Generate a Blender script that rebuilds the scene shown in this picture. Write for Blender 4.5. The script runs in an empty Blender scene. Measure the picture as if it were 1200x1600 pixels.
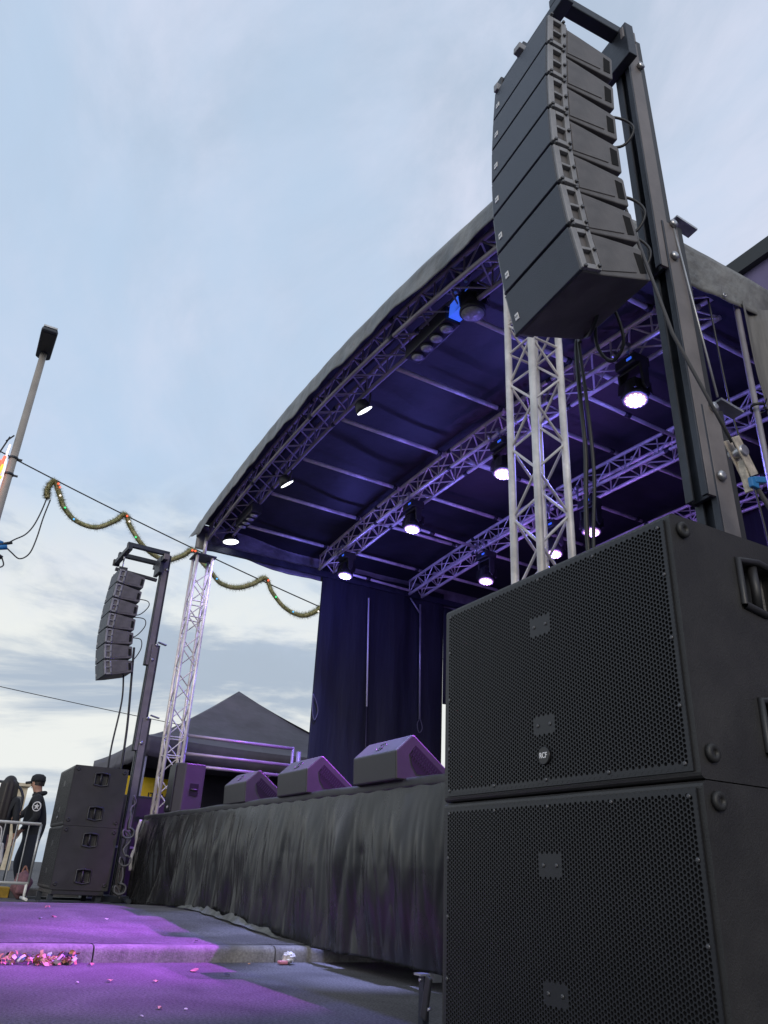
import bpy, bmesh, math, random
from mathutils import Vector, Matrix, Euler, noise as mnoise
R = math.radians
random.seed(7)
S = bpy.context.scene
COL = S.collection

# ------------------------------------------------------------------ camera
cam_d = bpy.data.cameras.new('camera'); cam = bpy.data.objects.new('camera', cam_d); COL.objects.link(cam)
cam_d.sensor_fit = 'HORIZONTAL'; cam_d.sensor_width = 36.0; cam_d.lens = 36.0
cam_d.clip_start = 0.05; cam_d.clip_end = 3000
def cam_axes(pitch=25.45, roll=-2.88, yaw=61.66):
    p, r, y = R(pitch), R(roll), R(yaw)
    right = Vector((1, 0, 0)); fwd = Vector((0, math.cos(p), math.sin(p))); down = Vector((0, math.sin(p), -math.cos(p)))
    r2 = math.cos(r)*right + math.sin(r)*down
    d2 = -math.sin(r)*right + math.cos(r)*down
    ex = Vector((math.cos(y), -math.sin(y), 0)); ey = Vector((math.sin(y), math.cos(y), 0)); ez = Vector((0, 0, 1))
    f = lambda v: Vector((ex.dot(v), ey.dot(v), ez.dot(v)))
    return f(r2), f(d2), f(fwd)
_r, _d, _f = cam_axes()
M = Matrix(((_r.x, -_d.x, -_f.x), (_r.y, -_d.y, -_f.y), (_r.z, -_d.z, -_f.z))).to_4x4()
M.translation = Vector((0, 0, 0.56))
cam.matrix_world = M
S.camera = cam

# ------------------------------------------------------------------ world, sun, exposure
SUN_EL, SUN_AZ = 24.0, 118.0          # azimuth measured from +y towards +x
W = bpy.data.worlds.new('World'); S.world = W; W.use_nodes = True
nt = W.node_tree; N = nt.nodes; L = nt.links
for n in list(N): N.remove(n)
out = N.new('ShaderNodeOutputWorld'); bg = N.new('ShaderNodeBackground')
sky = N.new('ShaderNodeTexSky'); sky.sky_type = 'NISHITA'; sky.sun_disc = False
sky.sun_elevation = R(SUN_EL); sky.sun_rotation = R(SUN_AZ)
sky.air_density = 1.3; sky.dust_density = 2.5; sky.ozone_density = 1.6
tc = N.new('ShaderNodeTexCoord'); sep = N.new('ShaderNodeSeparateXYZ'); L.new(tc.outputs['Generated'], sep.inputs[0])
def mth(op, a, b=None):
    n = N.new('ShaderNodeMath'); n.operation = op
    for i, v in enumerate((a, b)):
        if v is None: continue
        if isinstance(v, (int, float)): n.inputs[i].default_value = v
        else: L.new(v, n.inputs[i])
    return n.outputs[0]
zz = mth('ADD', mth('MAXIMUM', sep.outputs[2], 0.0), 0.16)
cmb = N.new('ShaderNodeCombineXYZ'); L.new(mth('DIVIDE', sep.outputs[0], zz), cmb.inputs[0]); L.new(mth('DIVIDE', sep.outputs[1], zz), cmb.inputs[1])
def noise_w(scale, detail, rough, off, dist=0.4):
    mp = N.new('ShaderNodeMapping'); mp.inputs['Location'].default_value = off; mp.inputs['Scale'].default_value = (0.8, 1.5, 1)
    mp.inputs['Rotation'].default_value = (0, 0, R(35))
    L.new(cmb.outputs[0], mp.inputs[0])
    n = N.new('ShaderNodeTexNoise'); n.inputs['Scale'].default_value = scale; n.inputs['Detail'].default_value = detail
    n.inputs['Roughness'].default_value = rough; n.inputs['Distortion'].default_value = dist
    L.new(mp.outputs[0], n.inputs['Vector']); return n.outputs['Fac']
n1 = noise_w(0.75, 7, 0.58, (3.1, 1.7, 0)); n2 = noise_w(2.1, 8, 0.62, (0.3, 5.2, 0))
def ramp_w(fac, p0, p1):
    r = N.new('ShaderNodeValToRGB'); r.color_ramp.interpolation = 'EASE'
    r.color_ramp.elements[0].position = p0; r.color_ramp.elements[1].position = p1; L.new(fac, r.inputs[0]); return r.outputs['Color']
def mixc(fac, a, b, typ='MIX'):
    n = N.new('ShaderNodeMix'); n.data_type = 'RGBA'; n.blend_type = typ
    for s, v in (('Factor', fac), ('A', a), ('B', b)):
        sock = [i for i in n.inputs if i.name == s and (i.type == 'RGBA' or (s == 'Factor' and i.type == 'VALUE'))][0]
        if isinstance(v, (int, float)): sock.default_value = v
        elif isinstance(v, tuple): sock.default_value = v
        else: L.new(v, sock)
    return [o for o in n.outputs if o.type == 'RGBA'][0]
SKY_K = 0.125
cover = ramp_w(n1, 0.36, 0.62)
shade = ramp_w(n2, 0.34, 0.64)
cl_dark = (3.7, 4.35, 5.4, 1); cl_lite = (6.0, 6.1, 7.2, 1); blue = (4.45, 5.65, 7.25, 1)
cloud = mixc(shade, cl_dark, cl_lite)
base = mixc(0.88, sky.outputs[0], blue)
mixed = mixc(mth('MULTIPLY', cover, 0.8), base, cloud)
mp3 = N.new('ShaderNodeMapping'); mp3.inputs['Scale'].default_value = (1.6, 1.6, 6.5); mp3.inputs['Location'].default_value = (0.4, 2.3, 0.15); L.new(tc.outputs['Generated'], mp3.inputs[0])
n3 = N.new('ShaderNodeTexNoise'); n3.inputs['Scale'].default_value = 1.5; n3.inputs['Detail'].default_value = 8; n3.inputs['Roughness'].default_value = 0.6; n3.inputs['Distortion'].default_value = 0.5; L.new(mp3.outputs[0], n3.inputs['Vector'])
bank = mixc(ramp_w(n3.outputs['Fac'], 0.42, 0.58), (6.9, 7.1, 6.9, 1), (3.5, 4.15, 5.0, 1))
hz = ramp_w(mth('ADD', sep.outputs[2], mth('MULTIPLY', mth('SUBTRACT', n2, 0.5), 0.30)), 0.20, 0.50)
hmix = mixc(hz, bank, mixed)
L.new(hmix, bg.inputs['Color']); bg.inputs['Strength'].default_value = SKY_K
L.new(bg.outputs[0], out.inputs[0])

sun_d = bpy.data.lights.new('sun', 'SUN'); sun_d.energy = 1.15; sun_d.angle = R(25); sun_d.color = (1.0, 0.9, 0.8)
sun = bpy.data.objects.new('sun', sun_d); COL.objects.link(sun)
sd = Vector((math.sin(R(SUN_AZ))*math.cos(R(SUN_EL)), math.cos(R(SUN_AZ))*math.cos(R(SUN_EL)), math.sin(R(SUN_EL))))
sun.rotation_euler = sd.to_track_quat('Z', 'Y').to_euler()
S.view_settings.view_transform = 'Standard'; S.view_settings.look = 'None'
S.view_settings.exposure = 0.0; S.view_settings.gamma = 1.0
S.cycles.max_bounces = 6

# ------------------------------------------------------------------ materials
MATS = {}
def mat(name, col, rough=0.6, metal=0.0, var=0.0, vscale=4.0, bump=0.0, bscale=60.0, spec=0.5, col2=None, ramp=(0.4, 0.65), sheen=0.0, stretch=None, bdist=0.02, bdetail=4):
    m = bpy.data.materials.new(name); m.use_nodes = True
    t = m.node_tree; b = t.nodes['Principled BSDF']
    b.inputs['Base Color'].default_value = (*col, 1); b.inputs['Roughness'].default_value = rough
    b.inputs['Metallic'].default_value = metal; b.inputs['Specular IOR Level'].default_value = spec
    if sheen: b.inputs['Sheen Weight'].default_value = sheen
    co = t.nodes.new('ShaderNodeTexCoord'); vec = co.outputs['Object']
    if stretch:
        mp = t.nodes.new('ShaderNodeMapping'); mp.inputs['Scale'].default_value = stretch; t.links.new(vec, mp.inputs[0]); vec = mp.outputs[0]
    if var or col2:
        n = t.nodes.new('ShaderNodeTexNoise'); n.inputs['Scale'].default_value = vscale; n.inputs['Detail'].default_value = 8; n.inputs['Roughness'].default_value = 0.62
        t.links.new(vec, n.inputs['Vector'])
        r = t.nodes.new('ShaderNodeValToRGB'); r.color_ramp.elements[0].position = ramp[0]; r.color_ramp.elements[1].position = ramp[1]
        c2 = col2 or tuple(min(1, c*(1+var)) for c in col); c1 = col if col2 else tuple(c*(1-var) for c in col)
        r.color_ramp.elements[0].color = (*c1, 1); r.color_ramp.elements[1].color = (*c2, 1)
        t.links.new(n.outputs['Fac'], r.inputs[0]); t.links.new(r.outputs[0], b.inputs['Base Color'])
        mr = t.nodes.new('ShaderNodeMapRange'); mr.inputs[3].default_value = max(0.05, rough-0.1); mr.inputs[4].default_value = min(1, rough+0.1)
        t.links.new(n.outputs['Fac'], mr.inputs[0]); t.links.new(mr.outputs[0], b.inputs['Roughness'])
    if bump:
        n = t.nodes.new('ShaderNodeTexNoise'); n.inputs['Scale'].default_value = bscale; n.inputs['Detail'].default_value = bdetail
        t.links.new(vec, n.inputs['Vector'])
        bp = t.nodes.new('ShaderNodeBump'); bp.inputs['Strength'].default_value = bump; bp.inputs['Distance'].default_value = bdist
        t.links.new(n.outputs['Fac'], bp.inputs['Height']); t.links.new(bp.outputs[0], b.inputs['Normal'])
    MATS[name] = m
    return m
def stains(name, scale, lo, hi):
    m = MATS[name]; t = m.node_tree; b = t.nodes['Principled BSDF']; src = b.inputs['Base Color'].links[0].from_socket
    co = t.nodes.new('ShaderNodeTexCoord'); n = t.nodes.new('ShaderNodeTexNoise'); n.inputs['Scale'].default_value = scale; n.inputs['Detail'].default_value = 5; n.inputs['Distortion'].default_value = 0.8
    t.links.new(co.outputs['Object'], n.inputs['Vector']); r = t.nodes.new('ShaderNodeMapRange'); r.inputs[1].default_value = 0.3; r.inputs[2].default_value = 0.7; r.inputs[3].default_value = lo; r.inputs[4].default_value = hi
    t.links.new(n.outputs['Fac'], r.inputs[0]); x = t.nodes.new('ShaderNodeVectorMath'); x.operation = 'SCALE'; t.links.new(src, x.inputs[0]); t.links.new(r.outputs[0], x.inputs['Scale']); t.links.new(x.outputs[0], b.inputs['Base Color'])
def emis(name, col, k):
    m = bpy.data.materials.new(name); m.use_nodes = True; t = m.node_tree
    b = t.nodes['Principled BSDF']; b.inputs['Base Color'].default_value = (*[min(1, c) for c in col], 1)
    b.inputs['Emission Color'].default_value = (*col, 1); b.inputs['Emission Strength'].default_value = k
    MATS[name] = m; return m

mat('cabinet paint', (0.026, 0.025, 0.0245), 0.46, var=0.12, vscale=9, bump=0.35, bscale=230, bdist=0.004)
mat('grille metal', (0.015, 0.016, 0.0195), 0.42, metal=0.0, var=0.1, vscale=6)
mat('black foam', (0.004, 0.004, 0.005), 0.95)
mat('rubber', (0.02, 0.02, 0.02), 0.55)
mat('black plastic', (0.022, 0.022, 0.024), 0.45, var=0.15, vscale=12)
mat('array plastic', (0.115, 0.108, 0.109), 0.5, var=0.12, vscale=10, bump=0.15, bscale=120, bdist=0.004)
mat('rig plate', (0.25, 0.25, 0.26), 0.5, metal=0.1, var=0.15, vscale=15)
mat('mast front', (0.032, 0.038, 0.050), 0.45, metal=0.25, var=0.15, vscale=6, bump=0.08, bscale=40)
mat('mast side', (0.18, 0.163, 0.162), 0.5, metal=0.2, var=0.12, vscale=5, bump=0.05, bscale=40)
mat('steel', (0.45, 0.45, 0.46), 0.35, metal=0.9, var=0.15, vscale=20)
mat('aluminium', (0.76, 0.71, 0.665), 0.45, metal=0.3, var=0.16, vscale=5, bump=0.05, bscale=50)
mat('galvanised', (0.42, 0.43, 0.44), 0.42, metal=0.6, var=0.15, vscale=8)
mat('canopy vinyl', (0.165, 0.165, 0.158), 0.45, var=0.35, vscale=2.6, bump=0.55, bscale=4.5, bdist=0.06)
mat('canopy lining', (0.020, 0.021, 0.027), 0.6, var=0.3, vscale=1.6, bump=0.25, bscale=3.5, bdist=0.05)
mat('drape cloth', (0.010, 0.013, 0.020), 0.8, var=0.3, vscale=2, bump=0.3, bscale=4, bdist=0.05, stretch=(3, 3, 0.4))
mat('drape outside', (0.13, 0.125, 0.12), 0.6, var=0.3, vscale=3, bump=0.3, bscale=4, bdist=0.05, stretch=(3, 3, 0.3))
mat('skirt vinyl', (0.010, 0.010, 0.011), 0.27, col2=(0.030, 0.031, 0.030), vscale=1.2, ramp=(0.45, 0.85), bump=0.18, bscale=3.0, bdist=0.06, bdetail=2.0, stretch=(1.7, 1.7, 0.8), spec=0.45)
mat('wedge paint', (0.032, 0.032, 0.033), 0.5, var=0.1, vscale=9, bump=0.2, bscale=200, bdist=0.003)
mat('screw', (0.10, 0.10, 0.105), 0.4, metal=0.6)
mat('skirt band', (0.028, 0.028, 0.030), 0.5, var=0.3, vscale=20)
mat('frayed hem', (0.11, 0.113, 0.11), 0.8, var=0.3, vscale=14)
mat('deck ply', (0.055, 0.05, 0.05), 0.55, var=0.3, vscale=3)
mat('asphalt', (0.05, 0.049, 0.053), 0.85, col2=(0.17, 0.165, 0.17), vscale=75, ramp=(0.34, 0.70), bump=0.7, bscale=190, bdist=0.008, spec=0.2)
mat('pavement asphalt', (0.055, 0.053, 0.057), 0.85, col2=(0.18, 0.175, 0.18), vscale=65, ramp=(0.34, 0.70), bump=0.5, bscale=170, bdist=0.006, spec=0.2)
mat('kerb concrete', (0.12, 0.115, 0.115), 0.8, col2=(0.25, 0.24, 0.235), vscale=60, ramp=(0.3, 0.72), bump=0.5, bscale=120, bdist=0.006)
for _n, _s in (('asphalt', 1.6), ('pavement asphalt', 1.9), ('kerb concrete', 5)): stains(_n, _s, 0.62, 1.15)
mat('tent cloth', (0.075, 0.066, 0.092), 0.6, var=0.25, vscale=1.5, bump=0.3, bscale=2.5, bdist=0.08)
mat('lamp pole paint', (0.30, 0.275, 0.25), 0.6, var=0.1, vscale=3)
mat('lamp head paint', (0.035, 0.042, 0.055), 0.5)
mat('tinsel', (0.42, 0.38, 0.20), 0.45, metal=0.1, col2=(0.22, 0.24, 0.10), vscale=14)
mat('cable', (0.015, 0.016, 0.018), 0.5)
mat('rope grey', (0.10, 0.10, 0.11), 0.7)
mat('strap web', (0.07, 0.07, 0.075), 0.8)
mat('ratchet', (0.50, 0.44, 0.36), 0.45, metal=0.3, var=0.3, vscale=30)
mat('blue plastic', (0.02, 0.17, 0.42), 0.4)
mat('white paint', (0.75, 0.75, 0.74), 0.4)
mat('badge white', (0.80, 0.80, 0.80), 0.45)
mat('badge black', (0.015, 0.015, 0.016), 0.35)
mat('ink', (0.02, 0.02, 0.025), 0.5)
mat('yellow vinyl', (0.72, 0.50, 0.02), 0.5, var=0.1)
mat('brick', (0.30, 0.15, 0.10), 0.8, var=0.2, vscale=8)
mat('building wall', (0.17, 0.145, 0.27), 0.8, var=0.12, vscale=1)
mat('coping', (0.03, 0.033, 0.035), 0.6)
mat('skin', (0.42, 0.24, 0.17), 0.55)
mat('black cotton', (0.016, 0.018, 0.022), 0.85, var=0.2, vscale=14)
mat('denim dark', (0.02, 0.025, 0.04), 0.85)
mat('hair dark', (0.018, 0.013, 0.011), 0.5, var=0.3, vscale=30, stretch=(6, 6, 0.6))
mat('white cloth', (0.62, 0.60, 0.60), 0.8, var=0.1)
mat('pink cloth', (0.20, 0.10, 0.11), 0.8, var=0.3, vscale=14)
mat('jeans blue', (0.10, 0.17, 0.26), 0.85, var=0.2, vscale=15)
mat('shoe', (0.03, 0.03, 0.03), 0.6)
mat('tan render', (0.45, 0.38, 0.27), 0.85, col2=(0.58, 0.52, 0.40), vscale=3)
mat('van white', (0.72, 0.70, 0.66), 0.35, var=0.06)
mat('van grey', (0.12, 0.12, 0.13), 0.3)
mat('darker aluminium', (0.36, 0.33, 0.34), 0.5, metal=0.3, var=0.15)  # darker copy of aluminium, standing in for less light on the front truss
mat('rail metal', (0.30, 0.28, 0.30), 0.4, metal=0.3, var=0.1)
for _n, _s in (('cabinet paint', 3.5), ('mast front', 4), ('aluminium', 3), ('array plastic', 6)): stains(_n, _s, 0.75, 1.2)
mat('kerb yellow', (0.62, 0.38, 0.04), 0.7, var=0.2, vscale=12)
mat('kerb dark', (0.10, 0.10, 0.10), 0.85, var=0.2, vscale=12)
mat('glass unlit', (0.45, 0.45, 0.43), 0.25, var=0.2, vscale=40)
for nm, c in (('paper pink', (0.42, 0.15, 0.17)), ('paper orange', (0.42, 0.21, 0.09)), ('paper white', (0.55, 0.53, 0.51)), ('paper peach', (0.52, 0.28, 0.20)), ('paper blue', (0.15, 0.33, 0.6)), ('paper lime', (0.5, 0.6, 0.2)), ('leaf dark', (0.02, 0.02, 0.03))):
    mat(nm, c, 0.7, var=0.15, vscale=20)
emis('wash lens', (0.80, 0.42, 0.75), 0.62); emis('wash cell', (1.0, 0.86, 0.97), 1.7); emis('par lens', (0.92, 0.96, 1.0), 3.0)
emis('blue led', (0.05, 0.16, 1.0), 0.7)
emis('bulb red', (1.0, 0.10, 0.04), 2.0); emis('bulb green', (0.05, 0.8, 0.25), 1.1); emis('bulb blue', (0.1, 0.45, 0.9), 1.1); emis('bulb white', (1, 0.9, 0.8), 1.2)
emis('rope light red', (1.0, 0.12, 0.07), 1.6); emis('rope light orange', (1.0, 0.34, 0.04), 2.0); emis('rope light white', (1.0, 0.75, 0.8), 1.6)

# ------------------------------------------------------------------ mesh helpers
class MB:
    def __init__(s): s.bm = bmesh.new(); s.off = Vector((0, 0, 0)); s.mi = 0
    def _f(s, vs, smooth=False):
        try:
            f = s.bm.faces.new(vs); f.smooth = smooth; f.material_index = s.mi; return f
        except ValueError: return None
    def box(s, c, size, rot=None):
        c = Vector(c); h = Vector(size)*0.5; v = []
        for sx in (-1, 1):
            for sy in (-1, 1):
                for sz in (-1, 1):
                    p = Vector((sx*h.x, sy*h.y, sz*h.z))
                    if rot is not None: p = rot @ p
                    v.append(s.bm.verts.new(c+p))
        for q in ((0, 1, 3, 2), (4, 6, 7, 5), (0, 4, 5, 1), (2, 3, 7, 6), (0, 2, 6, 4), (1, 5, 7, 3)): s._f([v[i] for i in q])
        return s
    def bb(s, a, b): # box from min to max
        a, b = Vector(a), Vector(b); return s.box((a+b)/2, b-a)
    def tube(s, pts, r, n=8, caps=True, r2=None):
        pts = [Vector(p) for p in pts]; rings = []
        up = None
        for i, p in enumerate(pts):
            if i == 0: d = pts[1]-p
            elif i == len(pts)-1: d = p-pts[i-1]
            else: d = (pts[i+1]-p).normalized()+(p-pts[i-1]).normalized()
            d.normalize()
            if up is None:
                up = Vector((0, 0, 1)) if abs(d.z) < 0.9 else Vector((1, 0, 0))
            a = d.cross(up)
            if a.length < 1e-5: a = d.orthogonal()
            a.normalize(); b = a.cross(d).normalized(); up = b
            rr = r if r2 is None else r+(r2-r)*i/(len(pts)-1)
            rings.append([s.bm.verts.new(p+a*rr*math.cos(2*math.pi*k/n)+b*rr*math.sin(2*math.pi*k/n)) for k in range(n)])
        for A, B in zip(rings, rings[1:]):
            for k in range(n): s._f([A[k], A[(k+1) % n], B[(k+1) % n], B[k]], n > 5)
        if caps: s._f(list(reversed(rings[0]))); s._f(rings[-1])
        return s
    def lathe(s, prof, n=20, mtx=None, cap=True):
        rings = []
        for r, z in prof:
            ring = []
            for k in range(n):
                p = Vector((r*math.cos(2*math.pi*k/n), r*math.sin(2*math.pi*k/n), z))
                if mtx is not None: p = mtx @ p
                ring.append(s.bm.verts.new(p))
            rings.append(ring)
        for A, B in zip(rings, rings[1:]):
            for k in range(n): s._f([A[k], A[(k+1) % n], B[(k+1) % n], B[k]], True)
        if cap: s._f(list(reversed(rings[0]))); s._f(rings[-1])
        return s
    def prism(s, poly, ax, a, b): # polygon in the two other axes extruded along ax from a to b
        def P(u, v, w): return {0: (w, u, v), 1: (u, w, v), 2: (u, v, w)}[ax]
        A = [s.bm.verts.new(P(u, v, a)) for u, v in poly]; B = [s.bm.verts.new(P(u, v, b)) for u, v in poly]
        n = len(poly)
        for i in range(n): s._f([A[i], A[(i+1) % n], B[(i+1) % n], B[i]])
        s._f(list(reversed(A))); s._f(B); return s
    def grid(s, fn, nu, nv, smooth=True):
        V = [[s.bm.verts.new(fn(i/nu, j/nv)) for j in range(nv+1)] for i in range(nu+1)]
        for i in range(nu):
            for j in range(nv): s._f([V[i][j], V[i+1][j], V[i+1][j+1], V[i][j+1]], smooth)
        return V
    def quad(s, *p): s._f([s.bm.verts.new(q) for q in p]); return s
    def build(s, name, m, parent=None, world=False, bevel=0, segs=2, fixn=True, solid=0):
        if fixn: bmesh.ops.recalc_face_normals(s.bm, faces=s.bm.faces[:])
        if world and parent is not None:
            bmesh.ops.translate(s.bm, verts=s.bm.verts[:], vec=-parent.location)
        me = bpy.data.meshes.new(name); s.bm.to_mesh(me); s.bm.free()
        for x in (m if isinstance(m, (list, tuple)) else [m]): me.materials.append(MATS[x])
        o = bpy.data.objects.new(name, me); COL.objects.link(o)
        if parent is not None: o.parent = parent
        if solid:
            sm = o.modifiers.new('thickness', 'SOLIDIFY'); sm.thickness = solid; sm.offset = -1
        if bevel:
            bv = o.modifiers.new('bevel', 'BEVEL'); bv.width = bevel; bv.segments = segs; bv.limit_method = 'ANGLE'; bv.angle_limit = R(35)
        return o
def tag(o, label, cat, group=None, kind=None):
    if label: o['label'] = label
    if cat: o['category'] = cat
    if group: o['group'] = group
    if kind: o['kind'] = kind
    return o
def thing(name, label, cat, loc=(0, 0, 0), rz=0, group=None, rx=0):
    o = bpy.data.objects.new(name, None); COL.objects.link(o); o.empty_display_size = 0.1
    o.location = loc; o.rotation_euler = (rx, 0, rz); return tag(o, label, cat, group)
def dup(root, loc, label=None, rz=None, rx=None, skip=()):
    r = root.copy(); COL.objects.link(r); r.location = loc
    if rz is not None: r.rotation_euler.z = rz
    if rx is not None: r.rotation_euler.x = rx
    if label: r['label'] = label
    for ch in list(root.children):
        if ch.name.split('.')[0] in skip: continue
        c = ch.copy(); COL.objects.link(c); c.parent = r
        for g in list(ch.children):
            d = g.copy(); COL.objects.link(d); d.parent = c
    return r
def text(name, s, size, m, parent, loc, rot, ext=0.0015, align='CENTER', squash=1.0):
    c = bpy.data.curves.new(name, 'FONT'); c.body = s; c.size = size; c.extrude = ext; c.align_x = align; c.align_y = 'CENTER'; c.offset = size*0.012
    o = bpy.data.objects.new(name+'_tmp', c); COL.objects.link(o)
    bpy.context.view_layer.update()
    me = bpy.data.meshes.new_from_object(o.evaluated_get(bpy.context.evaluated_depsgraph_get())); bpy.data.objects.remove(o)
    me.name = name; me.materials.clear(); me.materials.append(MATS[m])
    t = bpy.data.objects.new(name, me); COL.objects.link(t); t.parent = parent; t.location = loc; t.rotation_euler = rot; t.scale = (squash, 1, 1)
    return t
def sag(a, b, d, n=16):
    a, b = Vector(a), Vector(b)
    return [a.lerp(b, i/n)-Vector((0, 0, d*4*(i/n)*(1-i/n))) for i in range(n+1)]
def spline(pts, k=6):
    pts = [Vector(p) for p in pts]; res = []
    P = [pts[0]*2-pts[1]]+pts+[pts[-1]*2-pts[-2]]
    for i in range(1, len(P)-2):
        for j in range(k):
            t = j/k
            a, b, c, d = P[i-1], P[i], P[i+1], P[i+2]
            res.append(0.5*((2*b)+(c-a)*t+(2*a-5*b+4*c-d)*t*t+(3*b-a-3*c+d)*t**3))
    res.append(pts[-1]); return res
def light(kind, name, loc, energy, col, aim=None, size=0.08, angle=90, blend=0.5, parent=None):
    d = bpy.data.lights.new(name, kind); d.energy = energy; d.color = col
    if kind in ('POINT', 'SPOT'): d.shadow_soft_size = size
    if kind == 'SPOT': d.spot_size = R(angle); d.spot_blend = blend
    o = bpy.data.objects.new(name, d); COL.objects.link(o); o.location = loc
    if aim is not None: o.rotation_euler = (Vector(aim)-Vector(loc)).to_track_quat('-Z', 'Y').to_euler()
    return o

# ------------------------------------------------------------------ ground
def dome(x):   # height of the crowned pavement
    P = [(-60, 0.05), (-13.5, 0.06), (-12.5, 0.075), (-11.3, 0.10), (-10.2, 0.145), (-9.0, 0.18), (-8.2, 0.187), (-7.3, 0.155), (-6.4, 0.115), (-5.66, 0.095)]
    if x <= P[0][0]: return P[0][1]
    for (a, za), (b, zb) in zip(P, P[1:]):
        if x <= b:
            t = (x-a)/(b-a); t = t*t*(3-2*t) if False else t
            return za+(zb-za)*t
    return P[-1][1]
KX = lambda y: -5.70+0.012*(y-1.0)       # kerb line
m = MB(); m.quad((-400, -400, 0), (400, -400, 0), (400, 400, 0), (-400, 400, 0)); tag(m.build('road', 'asphalt'), None, None, kind='structure')
m = MB()
def pav(u, v):
    y = -25+u*60; x1 = KX(y)-0.115; x0 = -60
    t = v; x = x1+(x0-x1)*(t**3.0 if t < 1 else 1)
    return Vector((x, y, dome(x)+0.004*math.sin(y*2.1+x)+0.003*math.sin(5*y-3*x)))
m.grid(pav, 60, 60); tag(m.build('pavement', 'pavement asphalt'), None, None, kind='structure')
m = MB()
y = -16.01+1.17-0.0
edges = [1.165+1.22*k for k in range(-14, 14)]
for a, b in zip(edges, edges[1:]):
    a += 0.005; b -= 0.005
    prof = [(-0.125, -0.05), (-0.125, 0.097), (-0.04, 0.095), (-0.018, 0.088), (-0.006, 0.075), (0.0, 0.055), (0.008, -0.05)]
    A = [m.bm.verts.new((KX(a)+px, a, pz)) for px, pz in prof]; B = [m.bm.verts.new((KX(b)+px, b, pz)) for px, pz in prof]
    for i in range(len(prof)-1): m._f([A[i], A[i+1], B[i+1], B[i]], True)
    m._f([m.bm.verts.new(v.co) for v in A]); m._f([m.bm.verts.new(v.co) for v in reversed(B)])
tag(m.build('kerb', 'kerb concrete'), None, None, kind='structure')

# ------------------------------------------------------------------ subwoofer
SW, SH, SD = 1.10, 0.70, 0.66
def recessed_cabinet(holes, depth=0.05):
    """box x:-W/2..W/2, y:0..D, z:0..H with rectangular recesses in both side faces"""
    b = bmesh.new(); X = SW/2
    ys = sorted({0, SD}|{h[i] for h in holes for i in (0, 1)}); zs = sorted({0, SH}|{h[i] for h in holes for i in (2, 3)})
    inn = 0.03
    def vert(x, y, z, cache={}):
        return b.verts.new((x, y, z))
    for q in (((-X, 0, 0), (X, 0, 0), (X, 0, SH), (-X, 0, SH)), ((-X, SD, 0), (-X, SD, SH), (X, SD, SH), (X, SD, 0)),
              ((-X, 0, 0), (-X, SD, 0), (X, SD, 0), (X, 0, 0)), ((-X, 0, SH), (X, 0, SH), (X, SD, SH), (-X, SD, SH))):
        b.faces.new([b.verts.new(p) for p in q])
    for s in (-1, 1):
        for i in range(len(ys)-1):
            for j in range(len(zs)-1):
                y0, y1, z0, z1 = ys[i], ys[i+1], zs[j], zs[j+1]
                hole = any(h[0] <= y0 and y1 <= h[1] and h[2] <= z0 and z1 <= h[3] for h in holes)
                c = [(y0, z0), (y1, z0), (y1, z1), (y0, z1)]
                if not hole: b.faces.new([b.verts.new((s*X, y, z)) for y, z in c])
                else:
                    for k in range(4):
                        (ya, za), (yb, zb) = c[k], c[(k+1) % 4]
                        b.faces.new([b.verts.new(p) for p in ((s*X, ya, za), (s*X, yb, zb), (s*(X-depth), yb, zb), (s*(X-depth), ya, za))])
                    b.faces.new([b.verts.new((s*(X-depth), y, z)) for y, z in c])
    bmesh.ops.remove_doubles(b, verts=b.verts[:], dist=1e-5); bmesh.ops.recalc_face_normals(b, faces=b.faces[:])
    return b
HOLES = [(0.265, 0.425, 0.085, 0.215), (0.265, 0.425, 0.485, 0.615)]
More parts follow.
